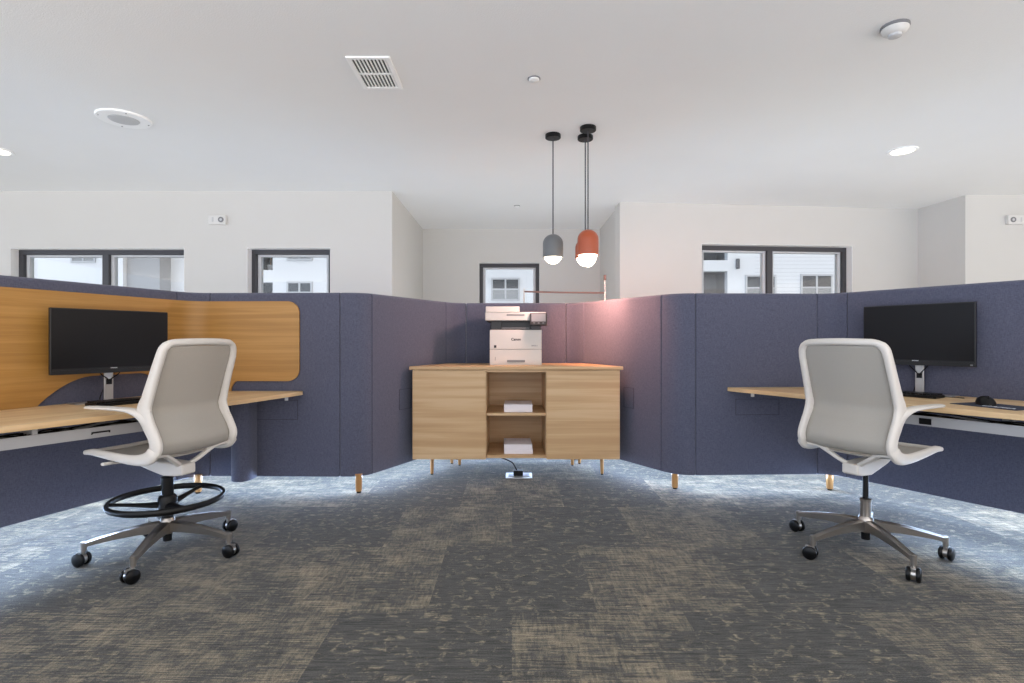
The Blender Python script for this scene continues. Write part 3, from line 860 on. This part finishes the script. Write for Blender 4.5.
    m = MB(); m.tube([(-.05, .09, .478), (-.17, .09, .498), (-.235, .09, .505)], .006, 8); m.tube([(-.215, .09, .505), (-.262, .09, .507)], [(.013, .008), (.015, .008)], 10); m.build('height_lever', M_white, e, bevel=.002)
    # column
    if kind == 'task':
        m = MB(); m.cyl((0, 0, .27), (0, 0, .40), .014, 20); m.build('gas_column', M_black, e)
        m = MB(); m.lathe([(.025, .13), (.026, .26), (.028, .266), (.028, .274), (.02, .276)], seg=24); m.build('column_sleeve', M_chrome, e)
    else:
        m = MB(); m.lathe([(.026, .15), (.028, .30), (.030, .392), (.018, .400)], seg=24); m.build('gas_column', M_black, e)
    m = MB(); m.lathe([(.0, .066), (.021, .066), (.021, .10), (.026, .13)], seg=24); m.build('column_foot', M_black, e)
    # star base
    m = MB(); m.lathe([(.030, .105), (.040, .12), (.040, .155), (.032, .178), (.027, .185)], seg=24); m.build('hub', M_chrome, e)
    RB = .345
    for k in range(5):
        a = phase + 2*PI*k/5 - rz
        R3 = Matrix.Rotation(a, 4, 'Z')
        m = MB(); m.M = R3
        secs = []
        for q in range(9):
            t = q/8; x = .03+(RB-.03)*t
            zt = .172-.052*t**1.6-.002; wd = .024-.010*t; dp = .055-.030*t
            secs.append((x, zt, wd, dp))
        rg = []
        for (x, zt, wd, dp) in secs:
            rg.append([m.v((x, -wd*.45, zt)), m.v((x, wd*.45, zt)), m.v((x, wd, zt-.006)), m.v((x, wd*.9, zt-dp)), m.v((x, -wd*.9, zt-dp)), m.v((x, -wd, zt-.006))])
        for A, B in zip(rg, rg[1:]):
            for j in range(6): m.f([A[j], A[(j+1) % 6], B[(j+1) % 6], B[j]])
        m.f(rg[0][::-1]); m.f(rg[-1])
        m.lathe([(.013, .072), (.014, .118), (.010, .121), (0, .121)], (RB, 0, 0), 16)
        m.build('base_spoke', M_chrome, e)
        # caster, each turned its own way
        ca_ = random.Random(k*7+int(loc[0]*10)).uniform(-1.2, 1.2)
        ct = bpy.data.objects.new('caster', None)
        m = MB(); Mc = R3 @ Matrix.Translation((RB, 0, 0)) @ Matrix.Rotation(ca_+PI/2, 4, 'Z'); m.M = Mc
        m.cyl((0, 0, .045), (0, 0, .078), .007, 12)
        Rw = Matrix.Rotation(PI/2, 3, 'Y')
        m.lathe([(0, -.010), (.026, -.010), (.026, .010), (0, .010)], (0, -.012, .036), 24, Rw)
        m.box(-.009, .009, -.034, .006, .040, .066)
        cb = m.build('caster', M_chrome, e, bevel=.002)
        for s in (-1, 1):
            m = MB(); m.M = Mc
            m.lathe([(0, s*.009), (.024, s*.009), (.032, s*.012), (.034, s*.018), (.032, s*.025), (.026, s*.029), (0, s*.030)], (0, -.012, .034), 28, Rw)
            m.build('caster_wheel', M_rubber, cb)
    if kind != 'task':
        RF = .256; zf = .280
        m = MB(); m.tube([(RF*math.cos(2*PI*k/56), RF*math.sin(2*PI*k/56), zf) for k in range(56)], [(.010, .016)]*56, 12, closed=True); m.build('foot_ring', M_black, e)
        for k in range(3):
            a = phase + 2*PI*k/3 + .35 - rz
            m = MB(); m.M = Matrix.Rotation(a, 4, 'Z')
            m.tube([(.02, 0, .252), (.08, 0, .256), (.14, 0, .264), (.20, 0, .272), (RF, 0, zf-.002)], [(.030, .018), (.022, .013), (.016, .010), (.014, .008), (.016, .008)], 10); m.build('ring_spoke', M_black, e)
        m = MB(); m.lathe([(.029, .215), (.045, .225), (.045, .285), (.036, .300), (.029, .302)], seg=24); m.build('ring_collar', M_black, e)
    return e
chair('stool', (-1.78, 2.79), math.atan2(.945, .325)-0 if False else math.radians(71), math.radians(64), 'white mesh drafting chair with black foot ring at left desk')
chair('task', (1.84, 2.81), -math.radians(60), math.radians(53), 'white mesh office chair on chrome five star base at right desk')

# ------------------------------------------------------------------ cabinet
CX = .033
cab = thing('storage_cabinet', 'low oak cabinet with two closed ends and open middle shelves carrying the printer', 'cabinet', (CX, 4.27, 0))
ZC = .891; z0 = .159; YF = 4.27; YB = 4.86
def fx(x, y):      # the plan narrows to the back
    t = (y-YF)/(YB-YF); return x*(1-.285*t)
def trap(m, xa, xb, ya, yb_, za, zb_):
    m.prism([(CX+fx(xa, ya), ya), (CX+fx(xb, ya), ya), (CX+fx(xb, yb_), yb_), (CX+fx(xa, yb_), yb_)], za, zb_)
t = .02
m = MB(); trap(m, -.84, .84, YF-.012, YB, ZC-.026, ZC); stay(m.build('cabinet_top', M_oak, bevel=.003), cab)
zt_ = ZC-.028
m = MB()
trap(m, -.812, -.792, YF+.02, YB-.01, z0, zt_); trap(m, .792, .812, YF+.02, YB-.01, z0, zt_)
m.box(CX-.255, CX-.235, YF+.02, YB-.02, z0, zt_); m.box(CX+.235, CX+.255, YF+.02, YB-.02, z0, zt_)
trap(m, -.792, .792, YB-.03, YB-.012, z0, zt_)
trap(m, -.79, -.257, YF+.02, YB-.03, z0, z0+t); trap(m, .257, .79, YF+.02, YB-.03, z0, z0+t)
m.box(CX-.235, CX+.235, YF+.015, YF+.035, zt_-.018, zt_)
stay(m.build('carcass', M_oak), cab)
m = MB(); m.box(CX-.233, CX+.233, YF+.012, YB-.034, z0+.004, z0+t+.006); stay(m.build('shelf', M_oak, bevel=.001), cab)
zs = H-(414.5-Y0)*4.29/F
m = MB(); m.box(CX-.233, CX+.233, YF+.012, YB-.034, zs-.008, zs+.012); stay(m.build('shelf', M_oak, bevel=.001), cab)
for s in (-1, 1):
    m = MB(); a, b_ = sorted((s*.240, s*.820)); m.box(CX+a, CX+b_, YF-.0, YF+.018, z0-.003, zt_-.002); stay(m.build('door', M_oak, bevel=.0015), cab)
for (lx, ly) in ((-.655, 4.42), (.737, 4.42), (-.46, 4.74), (.53, 4.74), (-.535, 4.80), (.60, 4.80)):
    m = MB(); m.tube([(lx, ly, z0+.003), (lx, ly, .008)], [(.018, .018), (.013, .013)], 16); l_ = stay(m.build('leg', M_leg), cab)
    m = MB(); m.cyl((lx, ly, .008), (lx, ly, 0), .010, 12); stay(m.build('glide', M_rubber), l_)

# paper reams
def ream(x, y, z, w, d, h, label, rz=0):
    o_ = MB(); o_.box(-w/2, w/2, 0, d, 0, h); p = o_.build('paper_ream', M_paper, bevel=.003); p.location = (x, y, z); p.rotation_euler = (0, 0, rz)
    tag(p, label, 'paper ream'); return p
ream(.050, 4.335, zs+.012, .228, .29, .062, 'white paper ream alone on the upper middle shelf of cabinet', math.radians(-1))
zr = z0+t+.006
ream(.052, 4.335, zr, .230, .29, .038, 'white paper ream on bottom cabinet shelf, lower of the two stacked', 0)
ream(.050, 4.337, zr+.038, .226, .285, .038, 'white paper ream on bottom cabinet shelf, upper of the two stacked', math.radians(1.2))

# ------------------------------------------------------------------ printer
YP = 4.50
pr = thing('laser_printer', 'white multifunction laser printer with tilted touch panel on the oak cabinet', 'printer', (.031, YP, ZC))
def pz(y): return (340-y)*YP/F + H - ZC
def pxx(x): return (x-512)*YP/F - .031
xa, xb = pxx(489.7), pxx(541.7); zA = pz(349.4); zB = pz(329.8); zCc = pz(321); zD = pz(312.2); zE = pz(306.4)
m = MB(); m.box(xa, xb, .004, .34, 0, zA-.0015); m.build('paper_drawer', M_prn, pr, bevel=.003)
m = MB(); m.box(xa, xb, .004, .34, zA+.0015, zB); m.build('front_cover', M_prn, pr, bevel=.004)
m = MB(); m.box(xa+.003, xb-.003, .012, .335, zA-.004, zA+.004); m.build('seam_core', M_ring, pr)
m = MB(); m.box(xa+.004, xb-.004, .05, .335, zB, zCc); m.box(xa+.01, xa+.10, .02, .05, zB, zCc); m.box(xb-.09, xb-.006, .0, .05, zB, zCc-.006); m.build('output_bay', M_prnd, pr, bevel=.004)
m = MB(); m.box(xa+.10, xb-.10, .01, .09, zB+.012, zB+.018); m.build('output_tray', M_ring, pr)
m = MB(); m.box(pxx(485.2), pxx(546), -.01, .34, zCc+.004, zD); m.build('scanner_lid', M_prn, pr, bevel=.005)
m = MB(); m.box(pxx(485.6), pxx(519.6), .0, .335, zD, zE); m.build('document_feeder', M_prn, pr, bevel=.006)
m = MB(); m.box(pxx(485.4), pxx(520), -.012, -.008, zD-.004, zD-.0025); m.build('feeder_seam', M_ring, pr)
m = MB(); m.box(pxx(486), pxx(530), -.006, .335, zCc-.004, zCc+.004); m.build('scanner_base', M_prnd, pr, bevel=.002)
m = MB(); m.box(pxx(506.6), pxx(524.5), -.0125, -.008, pz(315.8), pz(314.2)); m.build('lid_grip', M_ring, pr)
m = MB(); m.box(pxx(507), pxx(525), .0, .01, pz(362.3), pz(360.0)); m.build('drawer_grip', M_ring, pr)
m = MB(); m.M = Matrix.Translation((pxx(538.3), -.03, pz(319.5))) @ Matrix.Rotation(math.radians(-14), 4, 'X'); m.box(-.071, .071, -.012, .012, -.052, .052); pn = m.build('control_panel', M_prnd, pr, bevel=.004)
m = MB(); m.M = Matrix.Translation((pxx(538.3), -.03, pz(319.5))) @ Matrix.Rotation(math.radians(-14), 4, 'X'); m.box(-.059, .059, -.0135, -.011, -.022, .044); m.build('touch_screen', M_lcd, pn)
m = MB(); m.M = Matrix.Translation((pxx(538.3), -.03, pz(319.5))) @ Matrix.Rotation(math.radians(-14), 4, 'X')
for k in range(3): m.box(-.045+k*.038, -.030+k*.038, -.0135, -.011, -.038, -.031)
m.build('panel_buttons', M_ring, pn)
text_mesh('front_lettering', 'Canon', .030, M_prnd, (pxx(516), .0035, pz(339.4)), (PI/2, 0, 0), pr)
text_mesh('model_lettering', 'MF525 II', .014, M_ring, (pxx(534.5), .0035, pz(345.8)), (PI/2, 0, 0), pr)
m = MB(); m.box(pxx(494), pxx(496.4), .002, .0045, pz(347.8), pz(345.2)); m.build('dark_badge', M_prnd, pr)
m = MB(); m.box(pxx(495), pxx(495.5), .002, .0045, pz(360.5), pz(357)); m.build('paper_gauge', M_ring, pr)

# floor outlet and power lead
fb = thing('floor_outlet', 'silver floor power box under cabinet with black plug in it', 'floor outlet', (.056, 4.36, 0))
m = MB(); m.box(-.105, .105, -.085, .085, 0, .008); m.build('plate', M_silver, fb, bevel=.003)
for s in (-1, 1):
    m = MB(); m.box(s*.055-.03, s*.055+.03, -.04, .05, .008, .0105); m.build('socket', M_ring, fb, bevel=.001)
cd = thing('power_cord', 'black power cord hanging from cabinet down to the floor outlet', 'cord', (.05, 4.36, .0105))
m = MB(); m.box(-.038, .038, -.035, .02, 0, .042); m.build('plug', M_rubber, cd, bevel=.006)
m = MB(); m.tube(crom([(-.250, .13, .147), (-.225, .11, .143), (-.14, .06, .128), (-.055, .02, .10), (-.025, 0, .065), (-.01, -.005, .038)], 6), .006, 10); m.build('lead', M_rubber, cd)

# ------------------------------------------------------------------ rail stand behind the screen
rk = thing('copper_rail_stand', 'thin copper rail between two slim posts standing behind the fabric screen', 'rail stand', (.54, 5.6, 0))
for X, zt_, nm in ((.124, 1.63, 'post'), (.964, 1.72, 'post')):
    m = MB(); m.cyl((X-.54, 0, .01), (X-.54, 0, zt_), .009, 12); m.build(nm, M_silver, rk)
    m = MB(); m.box(X-.54-.03, X-.54+.03, -.18, .18, 0, .015); m.build('foot', M_silver, rk, bevel=.003)
m = MB(); m.cyl((.424, 0, 1.72), (.424, 0, 1.775), .015, 12); m.build('post_cap', M_rust, rk)
m = MB(); m.tube([(-.416, 0, 1.602), (0, 0, 1.592), (.424, 0, 1.588)], .009, 12); m.build('rail', M_rust, rk)

# ------------------------------------------------------------------ ceiling things
def pc(px, py):
    D = (CEIL-H)*F/(Y0-py); return ((px-512)*D/F, D)
def pendant(px, py, X, zt, zs_, zb_, mt, label, R=.081):
    x, y = pc(px, py)
    e = thing('pendant_lamp', label, 'pendant lamp', (x, y, CEIL), 0, None)
    m = MB(); m.lathe([(0, 0), (.060, 0), (.062, -.004), (.062, -.028), (.058, -.032), (0, -.032)], seg=32); m.build('canopy', M_black, e)
    m = MB(); m.cyl((0, 0, -.03), (0, 0, zt-CEIL+.003), .0048, 8); m.build('stem', M_frame, e)
    h = zt-zs_
    prof = [(0, zt)] + [(R*math.sin(a), zt-R*.95+R*.95*math.cos(a)) for a in [PI/2*k/9 for k in range(1, 10)]] + [(R, zs_), (R-.005, zs_)] + [(R-.005, zt-R*.95)] + [((R-.005)*math.sin(a), zt-R*.95+(R*.95-.005)*math.cos(a)) for a in [PI/2*k/5 for k in range(4, 0, -1)]] + [(0, zt-.006)]
    m = MB(); m.lathe([(a, b_-CEIL) for a, b_ in prof], seg=40); m.build('shade', mt, e)
    zc_ = zs_+.02; rb = R-.010; hb = zc_-zb_
    prof = [(0, zs_+.05), (rb*.7, zs_+.04), (rb, zc_)] + [(rb*math.cos(a), zc_-hb*math.sin(a)) for a in [PI/2*k/8 for k in range(1, 8)]] + [(0, zb_)]
    m = MB(); m.lathe([(a, b_-CEIL) for a, b_ in prof], seg=32); m.build('glass_globe', M_globe, e)
    return x, y
g1 = pendant(553, 134.5, 0, 1.944, 1.757, 1.706, M_shadeg, 'grey capsule pendant lamp with glowing globe, leftmost of the three')
g2 = pendant(588, 127, 0, 1.950, 1.752, 1.662, M_copper, 'orange capsule pendant lamp hanging nearest, fully in view')
g3 = pendant(585.3, 136, 0, 1.915, 1.755, 1.69, M_copper, 'orange capsule pendant lamp mostly hidden behind the nearer orange one')

# vent
x, y = pc(377, 72)
e = thing('air_vent', 'white rectangular ceiling air vent with dark slots', 'air vent', (x+.0, y, CEIL), math.radians(0))
def vp(px, py):
    q = pc(px, py); return (q[0]-x, q[1]-y)
cA_, cB_, cC_, cD_ = vp(346, 56), vp(390.5, 56), vp(402.5, 88), vp(363, 88)
def lerp2(u, v):
    a = (cA_[0]+(cB_[0]-cA_[0])*u, cA_[1]+(cB_[1]-cA_[1])*u); b_ = (cD_[0]+(cC_[0]-cD_[0])*u, cD_[1]+(cC_[1]-cD_[1])*u)
    return (a[0]+(b_[0]-a[0])*v, a[1]+(b_[1]-a[1])*v)
x0_, x1_ = min(cA_[0], cD_[0]), max(cB_[0], cC_[0])
xm0, xm1 = (cA_[0]+cD_[0])/2, (cB_[0]+cC_[0])/2
ya_, yb2 = cA_[1], cC_[1]
m = MB(); b0 = .024
W2 = (xm0, xm1)
m.box(xm0, xm1, ya_, ya_+b0, -.010, 0); m.box(xm0, xm1, yb2-b0, yb2, -.010, 0); m.box(xm0, xm0+b0*1.2, ya_+b0, yb2-b0, -.010, 0); m.box(xm1-b0*1.2, xm1, ya_+b0, yb2-b0, -.010, 0)
m.build('frame', M_fix, e, bevel=.002)
m = MB(); m.box(xm0+.01, xm1-.01, ya_+.01, yb2-.01, -.0015, -.0003); m.build('backing', M_ventd, e)
wI = xm1-xm0-2*b0*1.2
for k in range(9):
    xx = xm0+b0*1.2+wI*(k+.6)/9.2
    m = MB(); m.prism([(xx, ya_+b0), (xx+wI/9*.42, ya_+b0), (xx+wI/9*.42, yb2-b0), (xx, yb2-b0)], -.009, -.0016); m.build('slat', M_fix, e)
m = MB(); ym = (ya_+yb2)/2; m.box(xm0+b0*1.2, xm1-b0*1.2, ym-.007, ym+.007, -.0095, -.002); m.build('cross_bar', M_fix, e)

# ceiling speaker
xa_, ya2 = pc(124, 118.2)
e = thing('ceiling_speaker', 'large round white ceiling speaker plate at upper left', 'ceiling speaker', (xa_, ya2, CEIL), .3)
m = MB(); m.lathe([(0, 0), (.175, 0), (.175, -.008), (.170, -.014), (.10, -.014), (.10, -.010), (0, -.010)], seg=48); m.build('plate', M_fix, e)
m = MB(); m.lathe([(0, -.010), (.099, -.010), (.094, -.016), (0, -.022)], seg=40); m.build('grille', M_fixg, e)
for k in range(4):
    a = k*PI/2+.4
    m = MB(); m.lathe([(0, -.0135), (.006, -.0135), (.005, -.0165), (0, -.017)], (.152*math.cos(a), .152*math.sin(a), 0), 10); m.build('screw', M_ring, e)
# smoke detector
xs_, ys_ = pc(895, 26)
e = thing('smoke_detector', 'white domed smoke detector on ceiling at upper right', 'smoke detector', (xs_, ys_, CEIL))
m = MB(); m.lathe([(0, 0), (.066, 0), (.067, -.012), (.062, -.016)], seg=36); m.build('mounting_ring', M_ring, e)
m = MB(); m.lathe([(.062, -.012), (.064, -.022), (.054, -.036), (.036, -.046), (.032, -.046)], seg=36); m.build('dome', M_fix2, e)
m = MB(); m.lathe([(.033, -.044), (.030, -.056), (.022, -.060), (0, -.060)], seg=28); m.build('sensor_cap', M_fixg, e)
# small ceiling discs
for (px, py, r, lab) in ((534, 78.5, .040, 'small white sprinkler cover on ceiling near top centre'), (517, 205.8, .036, 'small white sprinkler cover on ceiling above the alcove')):
    a, b_ = pc(px, py)
    e = thing('ceiling_sprinkler', lab, 'sprinkler cover', (a, b_, CEIL))
    m = MB(); m.lathe([(0, 0), (r, 0), (r*1.02, -.004), (r*.7, -.006), (0, -.006)], seg=28); m.build('ring', M_ring, e)
    m = MB(); m.lathe([(0, -.006), (r*.85, -.006), (r*.85, -.012), (r*.6, -.016), (0, -.016)], seg=28); m.build('cap', M_fix, e)
dl = []
for (px, py, r, lab) in ((902.5, 150.5, .115, 'lit round downlight in ceiling on the right'), (-3, 150.5, .115, 'lit round downlight in ceiling cut by left edge of frame')):
    a, b_ = pc(px, py); dl.append((a, b_))
    e = thing('downlight', lab, 'downlight', (a, b_, CEIL))
    m = MB(); m.lathe([(.085, 0), (r, 0), (r, -.006), (r-.008, -.012), (.088, -.010), (.085, -.004)], seg=40); m.build('trim_ring', M_fix, e)
    m = MB(); m.lathe([(0, -.002), (.088, -.002), (.086, -.008), (0, -.010)], seg=36); m.build('lens', M_down, e)

# emergency lights on walls
def alarm(x, y, z, lab, flip, ang=0):
    e = thing('wall_strobe', lab, 'wall strobe', (x, y, z), ang)
    m = MB(); m.box(-.095, .095, -.045, 0, -.05, .05); m.build('body', M_fix2, e, bevel=.006)
    c = (.045 if not flip else -.045)
    R9 = Matrix.Rotation(PI/2, 3, 'X')
    m = MB(); m.lathe([(.022, 0), (.030, 0), (.030, .006), (.022, .006)], (c, -.045, 0), 24, R9); m.build('horn_ring', M_ring, e)
    m = MB(); m.lathe([(0, 0), (.018, 0), (.014, .006), (0, .008)], (c, -.045, 0), 20, R9); m.build('horn', M_fixg, e)
    m = MB(); m.box(-c-.008, -c+.008, -.052, -.045, -.025, .025); m.build('strobe_lens', M_fixg, e, bevel=.003)
alarm((219-512)*WY/F, WY, H+(340-220.5)*WY/F, 'white horn strobe box high on the wall above left windows', False)
alarm((1013.5-512)*6.11/F, 6.11, H+(340-220.5)*6.11/F, 'white horn strobe box high on the wall at right edge', True)

# ------------------------------------------------------------------ lights
def light(name, kind, loc, energy, col, **kw):
    l = bpy.data.lights.new(name, kind); l.energy = energy; l.color = col
    for k, v in kw.items(): setattr(l, k, v)
    o_ = bpy.data.objects.new(name, l); C.objects.link(o_); o_.location = loc; return o_
def aim(o_, d):
    o_.rotation_euler = Vector(d).to_track_quat('-Z', 'Y').to_euler()
for g, e_, d in ((g2, 23, (.75, .62, -.62)), (g3, 34, (.40, .88, -.55))):
    o_ = light('pendant_glow', 'SPOT', (g[0], g[1], 1.63), e_, (1, .43, .27), shadow_soft_size=.06, spot_size=math.radians(130), spot_blend=.8)
    aim(o_, d)
o_ = light('pendant_glow', 'SPOT', (g1[0], g1[1], 1.68), 24, (1, .60, .50), shadow_soft_size=.06, spot_size=math.radians(115), spot_blend=.8); aim(o_, (-1, .40, -.60))
# added lamps hidden behind the screen, facing up to brighten the ceiling
for (x, y, sx_, sy_, e_) in ((-4.3, 4.9, 4.6, 1.0, 13), (0, 6.3, 2.0, 2.0, 10), (3.6, 4.9, 3.6, 1.2, 14), (6.2, 4.6, 1.6, 1.2, 6)):
    o_ = light('window_daylight', 'AREA', (x, y, .25), e_, (1, .99, .97), shape='RECTANGLE', size=sx_, size_y=sy_); aim(o_, (0, 0, 1))
for a, b_ in dl:
    s = light('downlight_beam', 'SPOT', (a, b_, CEIL-.03), 60, (1, .86, .68), shadow_soft_size=.08, spot_size=math.radians(120), spot_blend=.8)
# added cool lamps under the panels, brightening the carpet along the screen
for (i0, i1) in bounds:
    a = Vector(path[i0]); b_ = Vector(path[i1]); d = b_-a; L = d.length
    n = Vector((-d.y, d.x)).normalized(); c = (a+b_)/2 + n*(TH*.5)
    o_ = light('under_screen_light', 'AREA', (c.x, c.y, ZB-.006), 4.9*L, (.50, .68, 1.0), shape='RECTANGLE', size=L, size_y=.05)
    # emits down and inwards
    x_ = Vector((d.x, d.y, 0)).normalized()
    def face_dir(ob, v):
        z_ = -Vector(v).normalized(); y_ = z_.cross(x_).normalized()
        ob.rotation_euler = Matrix((x_, y_, z_)).transposed().to_euler()
    face_dir(o_, (-n.x, -n.y, -.10))
    o_ = light('under_screen_light', 'AREA', (c.x, c.y, ZB-.004), .9*L, (.50, .68, 1.0), shape='RECTANGLE', size=L, size_y=.07)
    face_dir(o_, (0, 0, -1))
    # added lamp facing down, brightens the carpet on the far side
    c2 = (a+b_)/2 + n*(TH+.22)
    o_ = light('window_daylight', 'AREA', (c2.x, c2.y, .95), 23*L, (.52, .70, 1.0), shape='RECTANGLE', size=L, size_y=.3)
    face_dir(o_, (0, 0, -1))
# added cool fill lamps below the desk tops, for the bluish carpet
for (xa_, ya_, xb_, yb_, z_) in ((-2.52, 2.05, -2.12, 3.25, ZDL-.12), (2.72, 2.25, 2.28, 3.10, ZDR-.12)):
    d = Vector((xb_-xa_, yb_-ya_)); L = d.length
    o_ = light('under_desk_strip', 'AREA', ((xa_+xb_)/2, (ya_+yb_)/2, z_), 5.5*L, (.50, .68, 1.0), shape='RECTANGLE', size=L, size_y=.10, spread=math.radians(80))
    o_.rotation_euler = (0, 0, math.atan2(d.y, d.x))

w = bpy.data.worlds.new('sky'); sc.world = w; w.use_nodes = True
wn = w.node_tree; bg = wn.nodes['Background']; bg.inputs[1].default_value = 1.30
tc = N(wn, 'ShaderNodeTexCoord'); sx = N(wn, 'ShaderNodeSeparateXYZ'); wn.links.new(tc.outputs['Generated'], sx.inputs[0])
mr = N(wn, 'ShaderNodeMapRange'); mr.inputs['From Min'].default_value = -.8; mr.inputs['From Max'].default_value = .8; wn.links.new(sx.outputs['X'], mr.inputs['Value'])
mx = N(wn, 'ShaderNodeMix', data_type='RGBA'); mx.inputs['A'].default_value = (.90, 1.05, 1.28, 1); mx.inputs['B'].default_value = (1.12, .99, .88, 1)
wn.links.new(mr.outputs['Result'], mx.inputs['Factor']); wn.links.new(mx.outputs['Result'], bg.inputs[0])
mg = N(wn, 'ShaderNodeMapRange'); mg.inputs['From Min'].default_value = -.15; mg.inputs['From Max'].default_value = .05; mg.inputs['To Min'].default_value = 2.1; mg.inputs['To Max'].default_value = 1.25
wn.links.new(sx.outputs['Z'], mg.inputs['Value']); wn.links.new(mg.outputs['Result'], bg.inputs[1])

cam = bpy.data.cameras.new('camera'); co = bpy.data.objects.new('camera', cam); C.objects.link(co)
co.location = (0, 0, H); co.rotation_euler = (PI/2, 0, 0)
cam.sensor_width = 36; cam.lens = F/1024*36; cam.shift_y = -1.5/1024; cam.clip_start = .05; cam.clip_end = 200
sc.camera = co
sc.view_settings.view_transform = 'Standard'; sc.view_settings.look = 'None'; sc.view_settings.gamma = 1; sc.view_settings.use_curve_mapping = False
sc.view_settings.exposure = 0.6
sc.cycles.use_denoising = True
sc.cycles.max_bounces = 10; sc.cycles.diffuse_bounces = 6; sc.cycles.transparent_max_bounces = 16
sc.cycles.sample_clamp_indirect = 8
